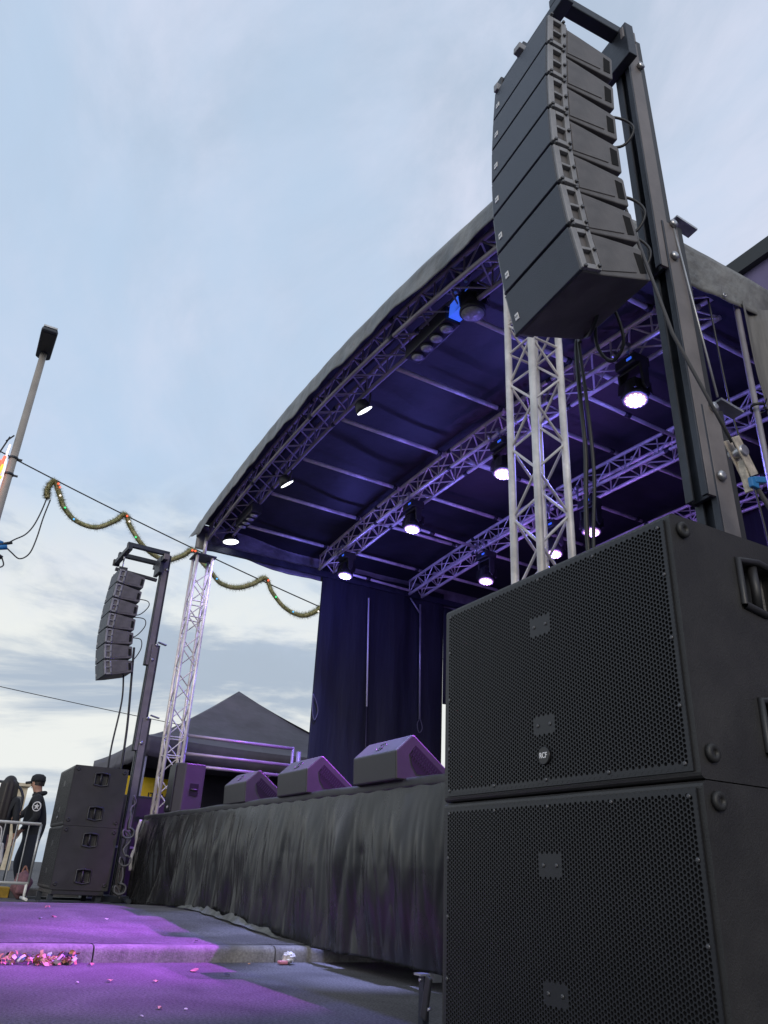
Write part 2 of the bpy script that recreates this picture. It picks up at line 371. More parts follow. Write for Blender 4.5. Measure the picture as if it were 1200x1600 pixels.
def make_sub(loc, label):
    t = thing('subwoofer', label, 'loudspeaker', loc, 0, 'black bass loudspeakers in two stacks')
    m = MB(); m.bm.free(); m.bm = recessed_cabinet(HOLES); m.build('cabinet', 'cabinet paint', t, bevel=0.014, segs=3)
    # frame + perforated steel sheet
    g = MB(); p = 0.0124; rr = p*0.41; X, Z = 0.521, 0.313; zc = SH/2; y = -0.006
    ncol = int(X*2/(p*0.866)); nrow = int(Z*2/p)
    def solid_at(x, z):
        return any(abs(x-0.0) < 0.052 and abs(z-(zc+dz)) < 0.030 for dz in (0.158, -0.155))
    hexr = p/math.sqrt(3)
    cache = {}
    def V(x, yy, z):
        k = (round(x, 4), round(yy, 4), round(z, 4))
        if k not in cache: cache[k] = g.bm.verts.new((x, yy, z))
        return cache[k]
    x_lo = x_hi = z_lo = z_hi = 0
    for i in range(-1, ncol+1):
        x = (i-(ncol-1)/2)*p*0.866
        for j in range(-1, nrow+2):
            z = zc+(j-nrow/2)*p+(p/2 if i % 2 else 0)
            hexv = [(x+hexr*math.cos(a*math.pi/3), z+hexr*math.sin(a*math.pi/3)) for a in range(6)]
            edge_cell = i < 0 or i >= ncol or j < 0 or j > nrow
            x_lo, x_hi, z_lo, z_hi = min(x_lo, x), max(x_hi, x), min(z_lo or z, z), max(z_hi, z)
            if edge_cell or solid_at(x, z):
                g._f([V(a, y, b) for a, b in hexv]); continue
            ow = []
            for k in range(6):
                a, b = hexv[k], hexv[(k+1) % 6]; ow += [a, ((a[0]+b[0])/2, (a[1]+b[1])/2)]
            O = [V(a, y, b) for a, b in ow]
            I = [g.bm.verts.new((x+rr*math.cos(k*math.pi/6), y, z+rr*math.sin(k*math.pi/6))) for k in range(12)]
            I2 = [g.bm.verts.new((v.co.x, y+0.004, v.co.z)) for v in I]
            for k in range(12):
                k2 = (k+1) % 12
                g._f([O[k], O[k2], I[k2], I[k]]); g._f([I[k], I[k2], I2[k2], I2[k]])
    gr = g.build('grille', 'grille metal', t, fixn=False)
    m = MB(); fx, f0, f1 = SW/2-0.018, 0.018, SH-0.018
    ix, iz0, iz1 = x_hi-0.004, z_lo+0.008, z_hi-0.008
    yb0, yb1 = -0.0055, -0.001
    m.bb((-fx, yb0, f0), (fx, yb1, iz0)); m.bb((-fx, yb0, iz1), (fx, yb1, f1)); m.bb((-fx, yb0, iz0), (-ix, yb1, iz1)); m.bb((ix, yb0, iz0), (fx, yb1, iz1))
    m.build('grille_frame', 'grille metal', t)
    m = MB(); m.bb((-ix, -0.0012, iz0), (ix, -0.0004, iz1)); m.build('foam', 'black foam', t)
    rot = Matrix.Rotation(R(90), 3, 'X')
    pos = [(-0.51+k*0.255, 0.006, zz) for k in range(5) for zz in (0.036, SH-0.036)]+[(xx, 0.006, SH*k/4) for k in range(1, 4) for xx in (-0.515, 0.515)]+[(xx, 0.006, zc+dz) for dz in (0.158, -0.155) for xx in (-0.028, 0.028)]
    s = MB(); s.lathe([(0.006, 0.006), (0.006, 0.0085), (0.003, 0.010)], 10, rot.to_4x4()); sc = s.build('screw', 'screw', t); sc.location = pos[0]
    for p_ in pos[1:]:
        c = sc.copy(); COL.objects.link(c); c.parent = t; c.location = p_
    for c in t.children:
        if c.name.startswith('screw'): c.location.y = 0.0005
    for sgn in (-1, 1):
        X = SW/2*sgn; q = Matrix.Rotation(R(90)*sgn, 4, 'Y')
        for (yy, zz) in ((0.043, SH-0.045), (0.043, 0.062), (SD-0.05, SH-0.045), (SD-0.05, 0.062)):
            f = MB(); f.lathe([(0.023, 0), (0.023, 0.010), (0.019, 0.014), (0.008, 0.014), (0.0075, 0.009)], 18, Matrix.Translation((X, yy, zz)) @ q); f.build('rubber_foot', 'rubber', t)
        for (a, b, c, d) in HOLES:
            f = MB(); w = 0.016
            yc = (a+b)/2
            f.tube([(X+sgn*0.004, a-0.004, c), (X+sgn*0.004, a-0.004, d+0.004), (X+sgn*0.004, yc, d+0.014), (X+sgn*0.004, b+0.004, d+0.004), (X+sgn*0.004, b+0.004, c), (X+sgn*0.004, yc, c-0.014), (X+sgn*0.004, a-0.004, c)], 0.011, 8, caps=False)
            h = f.build('handle', 'black plastic', t)
            f = MB(); f.tube([(X-sgn*0.008, yc-0.01, c), (X-sgn*0.006, yc-0.01, (c+d)/2), (X-sgn*0.008, yc-0.01, d)], 0.014, 10); f.build('grip_bar', 'black plastic', h)
    return t
def add_badge(t):
    rot = Matrix.Rotation(R(90), 4, 'X')
    m = MB(); m.lathe([(0.026, 0.006), (0.026, 0.012), (0.024, 0.0135)], 28, Matrix.Translation((0.0, 0, 0.104)) @ rot)
    b = m.build('badge', 'badge black', t)
    text('lettering', 'RCF', 0.023, 'badge white', b, (0.0, -0.0142, 0.104), (R(90), 0, 0), 0.0006, squash=0.85)
sub0 = make_sub((-1.85, 1.594, 0.105), 'lower big black bass speaker of the near stack, bottom cut off by the frame')
sub1 = dup(sub0, (-1.85, 1.594, 0.808), 'upper big black bass speaker of the near stack, round lettered badge on its grille')
sub2 = dup(sub0, (-11.19, 1.55, 0.262), 'lower black bass speaker of the far stack beside the crowd barrier', skip=('screw',))
sub3 = dup(sub0, (-11.19, 1.55, 0.965), 'upper black bass speaker of the far stack, top edge against the sky', skip=('screw',))
for s_ in (sub1, sub3): add_badge(s_)
def sub_base(x, y, z, label):
    t = thing('speaker_base', label, 'speaker base', (x, y, z), 0, 'low steel bases under the bass stacks')
    h = {True: 0.10, False: 0.155}[x > -5]
    m = MB(); m.bb((-0.54, 0.02, h-0.05), (0.54, 0.62, h)); m.build('platform', 'black plastic', t, bevel=0.006)
    for sx in (-0.46, 0.46):
        for yy in (0.0, 0.55):
            m = MB(); m.bb((sx-0.03, yy, 0), (sx+0.03, yy+0.06, h-0.05)); m.build('leg', 'mast front', t)
    m = MB(); m.bb((-0.56, -0.10, 0.01), (-0.50, 0.72, 0.04)); m.bb((0.50, -0.10, 0.01), (0.56, 0.72, 0.04)); m.build('outrigger', 'mast front', t)
sub_base(-1.85, 1.594, 0.0, 'low black steel base beneath the near bass stack')
sub_base(-11.19, 1.55, dome(-11.19), 'low black steel base with short legs beneath the far bass stack')

# ------------------------------------------------------------------ array speakers
AW, AH, AD = 0.465, 0.221, 0.39
def make_array_box():
    t = thing('array_speaker', '', 'loudspeaker', (0, 0, 0), 0, '')
    m = MB(); h = AH
    poly = [(0.016, -0.006), (0.11, -0.006), (0.19, -0.012), (0.28, -0.022), (AD-0.01, -0.034), (AD, -0.042), (AD, -h+0.030), (AD-0.01, -h+0.024), (0.12, -h+0.006), (0.016, -h+0.006)]
    m.prism(poly, 0, -AW/2+0.012, AW/2-0.012); m.build('cabinet', 'array plastic', t, bevel=0.006)
    m = MB(); m.box((0, 0.006, -h/2), (AW-0.012, 0.016, h-0.014)); m.build('grille', 'array grille', t, bevel=0.003)
    for s in (-1, 1):
        X = s*(AW/2-0.010); f = MB()
        def bar(y0, y1, z0, z1): f.box((X+s*0.006, (y0+y1)/2, (z0+z1)/2), (0.020, y1-y0, z1-z0))
        bar(0.004, 0.032, -h+0.012, -0.012); bar(0.078, 0.104, -h+0.012, -0.012)
        bar(0.032, 0.078, -0.034, -0.012); bar(0.032, 0.078, -h+0.012, -h+0.036); bar(0.032, 0.078, -h/2-0.007, -h/2+0.007)
        pl = f.build('rigging_plate', 'rig plate', t, bevel=0.003)
        q = Matrix.Rotation(R(90)*s, 4, 'Y')
        for yy, zz in ((0.018, -0.002), (0.086, -0.012), (0.018, -h+0.018), (0.092, -h/2), (0.092, -h+0.03)):
            f = MB(); f.lathe([(0.008, 0.0), (0.008, 0.010), (0.005, 0.012)], 10, Matrix.Translation((X+s*0.014, yy, zz)) @ q); f.build('pin', 'screw', pl)
        f = MB(); f.prism([(0.122, -0.030), (0.20, -0.040), (0.315, -0.058), (0.315, -h+0.050), (0.122, -h+0.026)], 0, s*(AW/2-0.013), s*(AW/2-0.0085)); f.build('side_panel', 'array plastic', t, bevel=0.002)
        f = MB(); f.prism([(0.335, -0.064), (0.372, -0.070), (0.372, -h+0.058), (0.335, -h+0.052)], 0, s*(AW/2-0.013), s*(AW/2-0.010)); f.build('rear_recess', 'black foam', t)
    m = MB(); m.box((-AW/2+0.045, -0.0035, -h+0.075), (0.024, 0.003, 0.030)); b = m.build('badge', 'badge white', t)
    text('lettering', 'RCF', 0.011, 'ink', b, (-AW/2+0.045, -0.0053, -h+0.075), (R(90), 0, 0), 0.0003, squash=0.9)
    return t
gm = mat('array grille', (0.052, 0.061, 0.080), 0.5, var=0.1, vscale=5)
_t = gm.node_tree; _b = _t.nodes['Principled BSDF']
_v = _t.nodes.new('ShaderNodeTexVoronoi'); _v.inputs['Scale'].default_value = 260; _c = _t.nodes.new('ShaderNodeTexCoord'); _t.links.new(_c.outputs['Object'], _v.inputs['Vector'])
_bp = _t.nodes.new('ShaderNodeBump'); _bp.inputs['Strength'].default_value = 0.3; _bp.inputs['Distance'].default_value = 0.003
_t.links.new(_v.outputs['Distance'], _bp.inputs['Height']); _t.links.new(_bp.outputs[0], _b.inputs['Normal'])
box0 = make_array_box(); first = True
ORD = ['topmost', 'second from top', 'third from top', 'middle (fourth)', 'third from bottom', 'second from bottom', 'lowest']
TILT = [-4, -3, -1, 1, 5, 9, 13]
ARR = {}
for key, cx, fy, fz, yw, where in (('near', -1.905, 1.665, 4.285, -5, 'near large hanging speaker column'), ('far', -11.19, 1.63, 4.42, 3, 'far small hanging speaker column')):
    p = Vector((cx, fy, fz))
    for i, a in enumerate(TILT):
        lab = '%s flat black box of the %s' % (ORD[i], where)
        if first: o = box0; o.location = p; o['label'] = lab; o.rotation_euler = (R(a), 0, R(yw)); first = False
        else: o = dup(box0, p.copy(), lab, rx=R(a), rz=R(yw))
        o['group'] = 'boxes of the %s' % where
        p = p+Matrix.Rotation(R(yw), 3, 'Z') @ Vector((0, math.sin(R(a)), -math.cos(R(a))))*AH*1.01
    ARR[key] = p

def lifter(x, y, zt, where, near, yw, lean):
    """telescopic mast with fork carriage"""
    z0 = 0.0 if near else dome(x)
    t = thing('lifter_mast', 'dark telescopic lifting mast %s' % where, 'lifting mast', (x, y, z0), 0, 'telescopic masts holding the speaker columns')
    t.rotation_euler = (0, R(lean), R(yw))
    w, d = 0.115, 0.10
    def section(name, yo, za, zb, sc, xo=0.0):
        m = MB(); W_, D_ = w*sc, d*sc
        # open channel: front plate + side plates + back flanges
        m.bb((xo-W_/2, yo+0.012, za), (xo-W_/2+0.014, yo+D_, zb)); m.bb((xo-W_/2+0.014, yo+0.03, za), (xo+W_/2-0.014, yo+0.05, zb))
        m.bb((xo-W_/2, yo, za), (xo-W_/2+0.04, yo+0.012, zb)); m.bb((xo+W_/2-0.03, yo, za), (xo+W_/2, yo+0.012, zb))
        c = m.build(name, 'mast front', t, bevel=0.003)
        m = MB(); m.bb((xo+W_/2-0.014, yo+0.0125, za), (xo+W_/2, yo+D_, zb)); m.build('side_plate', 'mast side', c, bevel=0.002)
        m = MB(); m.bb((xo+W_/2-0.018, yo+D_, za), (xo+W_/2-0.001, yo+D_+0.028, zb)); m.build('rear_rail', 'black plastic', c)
        return c
    H = zt-z0
    section('mast_section', 0.10, 0.05, 2.42-z0, 1.0)
    section('mast_section', 0.05, 1.98-z0, 3.46-z0, 0.98)
    section('mast_section', 0.0, 3.16-z0, H, 0.9)
    q = Matrix.Rotation(R(90), 4, 'Y')
    for zz, yy in ((2.42, 0.12), (2.08, 0.09), (3.46, 0.07), (3.24, 0.04), (4.62, 0.03)):
        m = MB(); m.lathe([(0.022, 0), (0.022, 0.014), (0.010, 0.02)], 14, Matrix.Translation((w/2, yy+0.05, zz-z0)) @ q); m.build('bolt', 'steel', t)
    for zz, yy in ((2.42, 0.22), (3.46, 0.15)):
        m = MB(); m.box((w/2-0.01, yy+0.05, zz-z0+0.035), (0.06, 0.13, 0.012), Matrix.Rotation(R(-12), 3, 'X')); m.build('bracket', 'steel', t)
    # carriage and forks
    zf = (4.77 if near else 4.74)-z0
    m = MB(); m.bb((-0.16, -0.055, zf-0.20), (0.12, 0.0, zf+0.06)); m.build('carriage', 'mast front', t, bevel=0.004)
    if near: xr0, xr1, yf, fk = -0.30, 0.075, -0.47, (0.035, -0.27)
    else: xr0, xr1, yf, fk = -0.30, 0.26, -0.60, (0.22, -0.26)
    m = MB(); m.bb((xr0, -0.050, zf-0.035), (xr1, 0.02, zf+0.035)); m.build('rear_crossbar', 'mast front', t, bevel=0.006)
    for xx in fk:
        m = MB(); m.bb((xx-0.035, yf, zf+0.036), (xx+0.035, 0.03, zf+0.10)); m.build('fork', 'mast front', t, bevel=0.006)
    m = MB(); m.bb((xr1, -0.06, zf-0.045), (xr1+0.03, 0.03, zf+0.045)); m.build('end_cap', 'mast side', t, bevel=0.008)
    m = MB(); m.bb((xr0-0.14, yf, zf-0.035), (xr1+0.04, yf+0.07, zf+0.0355)); m.build('front_crossbar', 'mast front', t, bevel=0.006)
    m = MB(); m.bb((xr0-0.19, yf-0.015, zf-0.05), (xr0-0.14, yf+0.085, zf+0.05)); m.build('end_cap', 'black plastic', t, bevel=0.008)
    # foot
    m = MB(); m.bb((-0.30, -0.05, 0.02), (0.30, 0.45, 0.10)); m.build('foot_frame', 'mast front', t, bevel=0.01)
    for sx in (-1, 1):
        for sy in (-0.05, 1):
            m = MB(); m.tube([(sx*0.12, 0.2, 0.06), (sx*0.62, 0.2+sy*0.6, 0.05)], 0.03, 8); m.build('outrigger', 'mast front', t)
    return t, zf+z0
mastR, zfR = lifter(-1.775, 2.33, 4.86, 'rising behind the near stack of bass speakers', True, -4, -0.9)
mastL, zfL = lifter(-11.19, 2.27, 4.86, 'rising behind the far stack of bass speakers', False, 3, -0.6)
for cx, fy, fz, zf, my, where in ((-1.905, 1.665, 4.285, zfR, 2.43, 'near'), (-11.19, 1.63, 4.42, zfL, 2.27, 'far')):
    t = thing('flying_frame', 'black rigging bar with shackle on top of the %s speaker column' % where, 'rigging frame', (cx, fy, fz), 0, 'rigging bars of the speaker columns')
    m = MB(); m.box((0, 0.29, 0.028), (0.05, 0.62, 0.045), Matrix.Rotation(R(-4), 3, 'X'))
    m.build('bar', 'rig plate' if where == 'near' else 'black plastic', t, bevel=0.005)
    for sx in (-0.2, 0.2):
        m = MB(); m.box((sx, 0.06, 0.006), (0.03, 0.12, 0.05))
        m.build('side_lug', 'rig plate' if where == 'near' else 'black plastic', t, bevel=0.004)
    m = MB(); yh = my-0.565-fy
    m.tube([(0, yh, 0.05), (0, yh, 0.12), (0.02, yh, 0.16), (0, yh, 0.20), (-0.02, yh, 0.16), (0, yh, 0.12)], 0.010, 6); m.tube([(0, yh, 0.20), (0, yh, zf-fz-0.03)], 0.012, 6); m.build('shackle', 'steel', t)

# ------------------------------------------------------------------ stage roof
XL, XR, XC, HW = -11.25, -3.05, -7.15, 4.1
TY = [3.15, 4.90, 6.65, 8.40]
U = lambda x: (x-XC)/HW
zu = lambda x: 5.55-0.20*U(x)**2
zl = lambda x: 5.30-0.19*U(x)**2
lip = lambda x: 5.76-(0.0235 if x > -7.5 else 0.018)*(x+7.5)**2
def zroof(x, y):
    k = max(0.0, min(1.0, (4.4-y)/1.0)); k = k*k*(3-2*k)
    return (5.70-0.31*U(x)**2)*(1-k)+lip(x)*k
def make_truss(y, label, top, bot, xa=-11.0, xb=-3.3, wd=0.13, n=30, mt='aluminium'):
    t = thing('roof_truss', label, 'truss', (XC, y, 4.9), 0, 'arched aluminium trusses under the stage roof')
    xs = [xa+(xb-xa)*i/n for i in range(n+1)]
    for dy in (-wd, wd):
        for f in (top, bot):
            m = MB(); m.tube([(x, y+dy, f(x)) for x in xs], 0.0245, 10); m.build('chord', mt, t, world=True)
    m = MB(); r = 0.0095
    for i in range(n):
        a, b = xs[i], xs[i+1]
        for dy in (-wd, wd):
            (m.tube([(a, y+dy, bot(a)), (b, y+dy, top(b))], r, 5, False) if i % 2 == 0 else m.tube([(a, y+dy, top(a)), (b, y+dy, bot(b))], r, 5, False))
            if i % 2 == 0: m.tube([(a, y+dy, bot(a)), (a, y+dy, top(a))], r, 5, False)
        for f in (top, bot):
            s = 1 if i % 2 else -1
            m.tube([(a, y-s*wd, f(a)), (b, y+s*wd, f(b))], r, 5, False)
    m.build('bracing', mt, t, world=True)
    for xx in (xa+1.93, xa+3.85, xa+5.78):
        for dy in (-wd, wd):
            for f in (top, bot): m = MB(); m.tube([(xx-0.035, y+dy, f(xx-0.035)), (xx+0.035, y+dy, f(xx+0.035))], 0.0285, 10); m.build('coupler', 'mast front', t, world=True)
    return t
make_truss(3.04, 'front arched truss just behind the canopy lip, carrying the lamp bars', lambda x: lip(x)-0.06, lambda x: lip(x)-0.28, xa=-11.15, xb=-3.2, wd=0.15, n=34, mt='darker aluminium')
make_truss(4.90, 'second truss from the front, lit blue, with four wash lights hanging below', zu, zl)
make_truss(6.65, 'third truss from the front, partly behind the wash lights of the nearer one', lambda x: zu(x)-0.06, lambda x: zl(x)-0.06)
make_truss(8.40, 'rearmost truss in front of the back drape, seen low at the right edge', lambda x: zu(x)-0.10, lambda x: zl(x)-0.10)
PX = [-10.62, -9.50, -8.38, -7.25, -5.98, -4.82, -3.75]
PN = ['leftmost roof tube next to the open side', 'second roof tube from the left, above the white lamp', 'third roof tube from the left, between two front lamps', 'middle roof tube under the black lining', 'third roof tube from the right, beside the thin lit lamp', 'second roof tube from the right, meeting the lamp bar', 'rightmost roof tube beside the lifting mast']
for x, nm in zip(PX, PN):
    t = thing('roof_tube', nm, 'roof tube', (x, 3.15, zu(x)), 0, 'tubes running front to back under the roof lining')
    for ya, yb in zip(TY, TY[1:]):
        m = MB(); m.tube([(x, ya+0.12, zu(x)+0.0), (x, yb-0.12, zu(x)-0.02)], 0.026, 10); m.build('tube', 'aluminium', t, world=True)
        m = MB(); m.tube([(x, yb-0.26, zu(x)-0.015), (x, yb-0.20, zu(x)-0.015)], 0.034, 10); m.build('coupler', 'black plastic', t, world=True)
for x, ww in ((-10.95, 'left'), (-8.95, 'middle left'), (-6.9, 'middle right'), (-5.0, 'right')):
    t = thing('lower_tube', 'thin lower roof tube at the %s, between the second and third trusses' % ww, 'roof tube', (x, 4.9, zl(x)), 0, 'lower roof tubes behind the second truss')
    m = MB(); m.tube([(x, 5.03, zl(x)+0.03), (x, 6.52, zl(x)-0.02)], 0.022, 10); m.build('tube', 'aluminium', t, world=True)
    m = MB(); m.tube([(x, 5.62, zl(x)+0.01), (x, 5.70, zl(x)+0.01)], 0.032, 10); m.build('coupler', 'black plastic', t, world=True)

def wob(a, b, s=0): return 0.5*math.sin(a*3.1+s)+0.3*math.sin(a*7.3+b*2.0+s*2)+0.2*math.sin(a*13.7-b*3+s)
can = thing('stage_canopy', 'large dark vinyl stage roof with arched front lip and hanging valances', 'stage roof', (XC, 2.75, 4.9))
m = MB(); YB = 8.75
m.grid(lambda u, v: Vector((XL+(XR-XL)*u, 2.75+(YB-2.75)*v, zroof(XL+(XR-XL)*u, 2.75+(YB-2.75)*v)+0.03+0.012*wob(u*8, v*6))), 70, 40)
m.build('roof_cover', 'canopy vinyl', can, world=True)
m = MB()
m.grid(lambda u, v: Vector((XL+0.02+(XR-XL-0.04)*u, 2.79+(YB-2.83)*v, zroof(XL+(XR-XL)*u, 2.79+(YB-2.8)*v)+0.010+0.010*wob(u*8, v*6, 2))), 70, 40)
m.build('lining', 'canopy lining', can, world=True)
def fv(u, v):   # front valance, rolls over the lip
    x = XL-0.02+(XR-XL+0.04)*u; h = 0.25+0.022*math.sin(x*3.9)+0.012*math.sin(x*9.1)
    s = v*(h+0.10)-0.10; top = zroof(x, 2.75)+0.033
    fold = 0.018*v*wob(x*1.4, 0, 1)
    if s < 0: return Vector((x, 2.74-s*0.6-0.0, top+0.015+s*0.05))
    return Vector((x, 2.735-0.012*math.sin(min(1, s/0.06)*math.pi/2)+fold, top-s))
m = MB(); m.grid(fv, 140, 12); m.build('front_valance', 'canopy vinyl', can, world=True, solid=0.004)
def sv(xs, sgn, seed, hh):
    def f(u, v):
        y = 2.73+(YB-2.73)*u; h = hh+0.02*math.sin(y*3.3+seed)
        s = v*(h+0.08)-0.08; top = zroof(xs, y)+0.03-0.06*min(1, max(0, (3.4-y)/0.5))
        fold = 0.02*v*wob(y*1.7, 0, seed)
        if s < 0: return Vector((xs+s*0.8*sgn, y, top+0.01-s*0.05))
        return Vector((xs+sgn*(0.012+fold), y, top-s))
    return f
m = MB(); m.grid(sv(XR, 1, 0.4, 0.43), 90, 12); m.build('side_valance', ['canopy vinyl'], can, world=True, solid=0.004)
m = MB(); m.grid(sv(XL, -1, 1.4, 0.40), 90, 12); m.build('side_valance', ['canopy vinyl'], can, world=True, solid=0.004)
# inner side beam seen below the lining, left and right, and the flared tip at the left front corner
for xs in (XL+0.07, XR-0.07):
    m = MB(); m.bb((xs-0.03, 2.85, zroof(XL, 5)-0.30), (xs+0.03, 8.6, zroof(XL, 5)-0.20)); m.build('side_beam', 'mast front', can, world=True)
m = MB(); c0 = zroof(XL, 2.75)+0.03
m.grid(lambda u, v: Vector((XL+0.1-0.62*u, 2.735-0.02*math.sin(u*3)*v, c0+0.01-0.09*u-v*(0.25*(1-u)**1.2+0.012)+0.012*math.sin(u*9))), 14, 6); m.build('corner_flap', 'canopy vinyl', can, world=True, solid=0.004)
g = MB()
for y in (3.35, 4.02, 4.72, 5.5): g.lathe([(0.020, 0.0), (0.020, 0.006), (0.011, 0.008), (0.010, 0.0)], 16, Matrix.Translation((XR+0.028, y, zroof(XR, y)-0.36)) @ Matrix.Rotation(R(90), 4, 'Y'), cap=False)
g.build('eyelet', 'steel', can, world=True)
# side beam under right valance (light steel flat seen next to the mast)
m = MB(); m.bb((XR-0.03, 3.7, 4.93), (XR+0.01, 4.25, 4.99)); m.build('edge_rail', 'aluminium', can, world=True)

# side drapes and back drape
def drape(name, label, fn, nu, nv, m_, cat='drape', grp='dark drapes closing the rear half of the stage'):
    m = MB(); m.grid(fn, nu, nv); o = m.build(name, m_, solid=0.006); return tag(o, label, cat, grp)
def dl(u, v):
    y = 4.92+(7.365-4.92)*u; z = 5.3-(5.3-1.0)*v
    return Vector((-11.2+0.02*math.sin(y*9+v)+0.015*wob(y*2, v*3), y-0.14*v*(1-u)*0+0.0, z))
drape('stage_drape', 'dark drape hanging at the left side of the stage behind the wedge speakers', dl, 60, 20, 'drape cloth')
drape('stage_drape', 'high strip of dark drape above the bright gap at the rear left', lambda u, v: Vector((-11.2+0.01*math.sin(u*20), 7.37+1.3*u, 5.05-(5.05-3.31)*v)), 10, 8, 'drape cloth')
drape('stage_drape', 'wide dark drape across the back of the stage behind the rear trusses', lambda u, v: Vector((-11.22+8.15*u, 8.68+0.03*math.sin(u*60), zroof(-11.22+8.15*u, 8.6)*(1-v)+1.0*v)), 90, 10, 'drape cloth')
def dr(u, v):
    y = 4.93+(8.65-4.93)*u; z = 5.06-5.06*v
    g = math.exp(-((z-4.0)/0.25)**2)*math.exp(-u*9)
    return Vector((XR+0.03*math.sin(y*11)+0.03*math.sin(y*23+1)*math.exp(-u*3)+0.03, y+0.05*g, z))
drape('stage_drape', 'grey brown drape gathered and tied to the post at the right edge', dr, 80, 40, 'drape outside')
t = thing('drape_post', 'slim metal post at the right edge that the grey drape is tied to', 'post', (XR-0.02, 4.90, 0))
m = MB(); m.tube([(XR-0.02, 4.93, 0), (XR-0.02, 4.93, 5.2)], 0.025, 10); m.build('tube', 'rail metal', t, world=True)
m = MB(); m.tube([(XR+0.05*math.cos(a*0.7)-0.0, 4.93+0.07*math.sin(a*0.7), 3.99+0.004*a) for a in range(10)], 0.012, 6); m.tube([(XR+0.05, 4.92, 3.99), (XR+0.10, 4.90, 4.04)], 0.006, 5); m.build('tie', 'cable', t, world=True)
for (p, q, nm, rr, mt) in (((-11.13, 5.79, 4.88), (-11.13, 5.865, 3.05), 'bright thin vertical tube on the left drape', 0.014, 'white paint'), ((-11.13, 6.83, 4.98), (-11.13, 6.875, 2.98), 'thin dull vertical tube with a rope loop on the left drape', 0.018, 'galvanised')):
    t = thing('drape_rod', nm, 'rod', q, 0, 'rods on the left drape')
    m = MB(); m.tube([p, q], rr, 8); m.build('rod', mt, t, world=True)
    if rr > 0.015:
        m = MB(); m.tube(spline([(-11.1, 6.86, 2.98), (-11.08, 6.80, 2.88), (-11.08, 6.84, 2.75), (-11.08, 6.90, 2.83), (-11.1, 6.87, 2.98)]), 0.008, 5); m.build('rope_loop', 'rope grey', t, world=True)
        m = MB(); m.tube([(-11.13, 6.62, 5.06), (-11.13, 6.84, 4.80)], 0.014, 6); m.build('brace', 'galvanised', t, world=True)
    else:
        m = MB(); m.tube([q, (-11.14, 5.93, 1.3)], 0.012, 6); m.build('lower_rod', 'black plastic', t, world=True)
tag(MB().tube(spline([(-11.15, 4.91, 3.12), (-11.15, 4.98, 3.0), (-11.15, 5.02, 2.85), (-11.15, 4.97, 2.72), (-11.15, 4.93, 2.85), (-11.15, 4.91, 3.12)]), 0.009, 6).build('rope_loop', 'rope grey'), 'pale rope loop at the left end of the dark drape', 'rope')

# ------------------------------------------------------------------ corner towers
def tower(cx, cy, s, zt, label):
    z0 = 0.0 if cx > -5 else dome(cx)
    t = thing('truss_tower', label, 'truss tower', (cx, cy, z0), 0, 'square truss towers at the front corners of the stage')
    h = s/2; C4 = [(-h, -h), (h, -h), (h, h), (-h, h)]
    for (a, b) in C4:
        m = MB(); m.tube([(cx+a, cy+b, z0+0.03), (cx+a, cy+b, zt)], 0.0245, 12); m.build('chord', 'aluminium', t, world=True)
    m = MB(); st = 0.25; n = int((zt-z0)/st)
    for i in range(n):
        za, zb = z0+0.1+i*st, z0+0.1+(i+1)*st
        if zb > zt: break
        for k in range(4):
            A, B = C4[k], C4[(k+1) % 4]
            if (i+k) % 2: A, B = B, A
            m.tube([(cx+A[0], cy+A[1], za), (cx+B[0], cy+B[1], zb)], 0.0095, 6, False)
            if i % 8 in (0, 7): m.tube([(cx+A[0], cy+A[1], za), (cx+B[0], cy+B[1], za)], 0.0095, 6, False)
    m.build('bracing', 'aluminium', t, world=True)
    m = MB(); m.box((cx, cy, zt+0.012), (s+0.10, s+0.10, 0.024)); m.build('top_plate', 'mast front', t, world=True, bevel=0.004)
    m = MB(); m.box((cx, cy, z0+0.015), (s+0.2, s+0.2, 0.03)); m.build('base_plate', 'mast front', t, world=True)
    m = MB(); m.tube([(cx+0.03, cy, zt+0.02), (cx+0.03, cy, zt+0.42)], 0.03, 10); m.build('spigot', 'aluminium', t, world=True)
tower(-11.20, 2.87, 0.24, 4.93, 'far truss tower at the left front corner of the stage, lit violet')
tower(-3.28, 2.865, 0.24, 4.98, 'near truss tower of pale metal below the hanging speaker column')

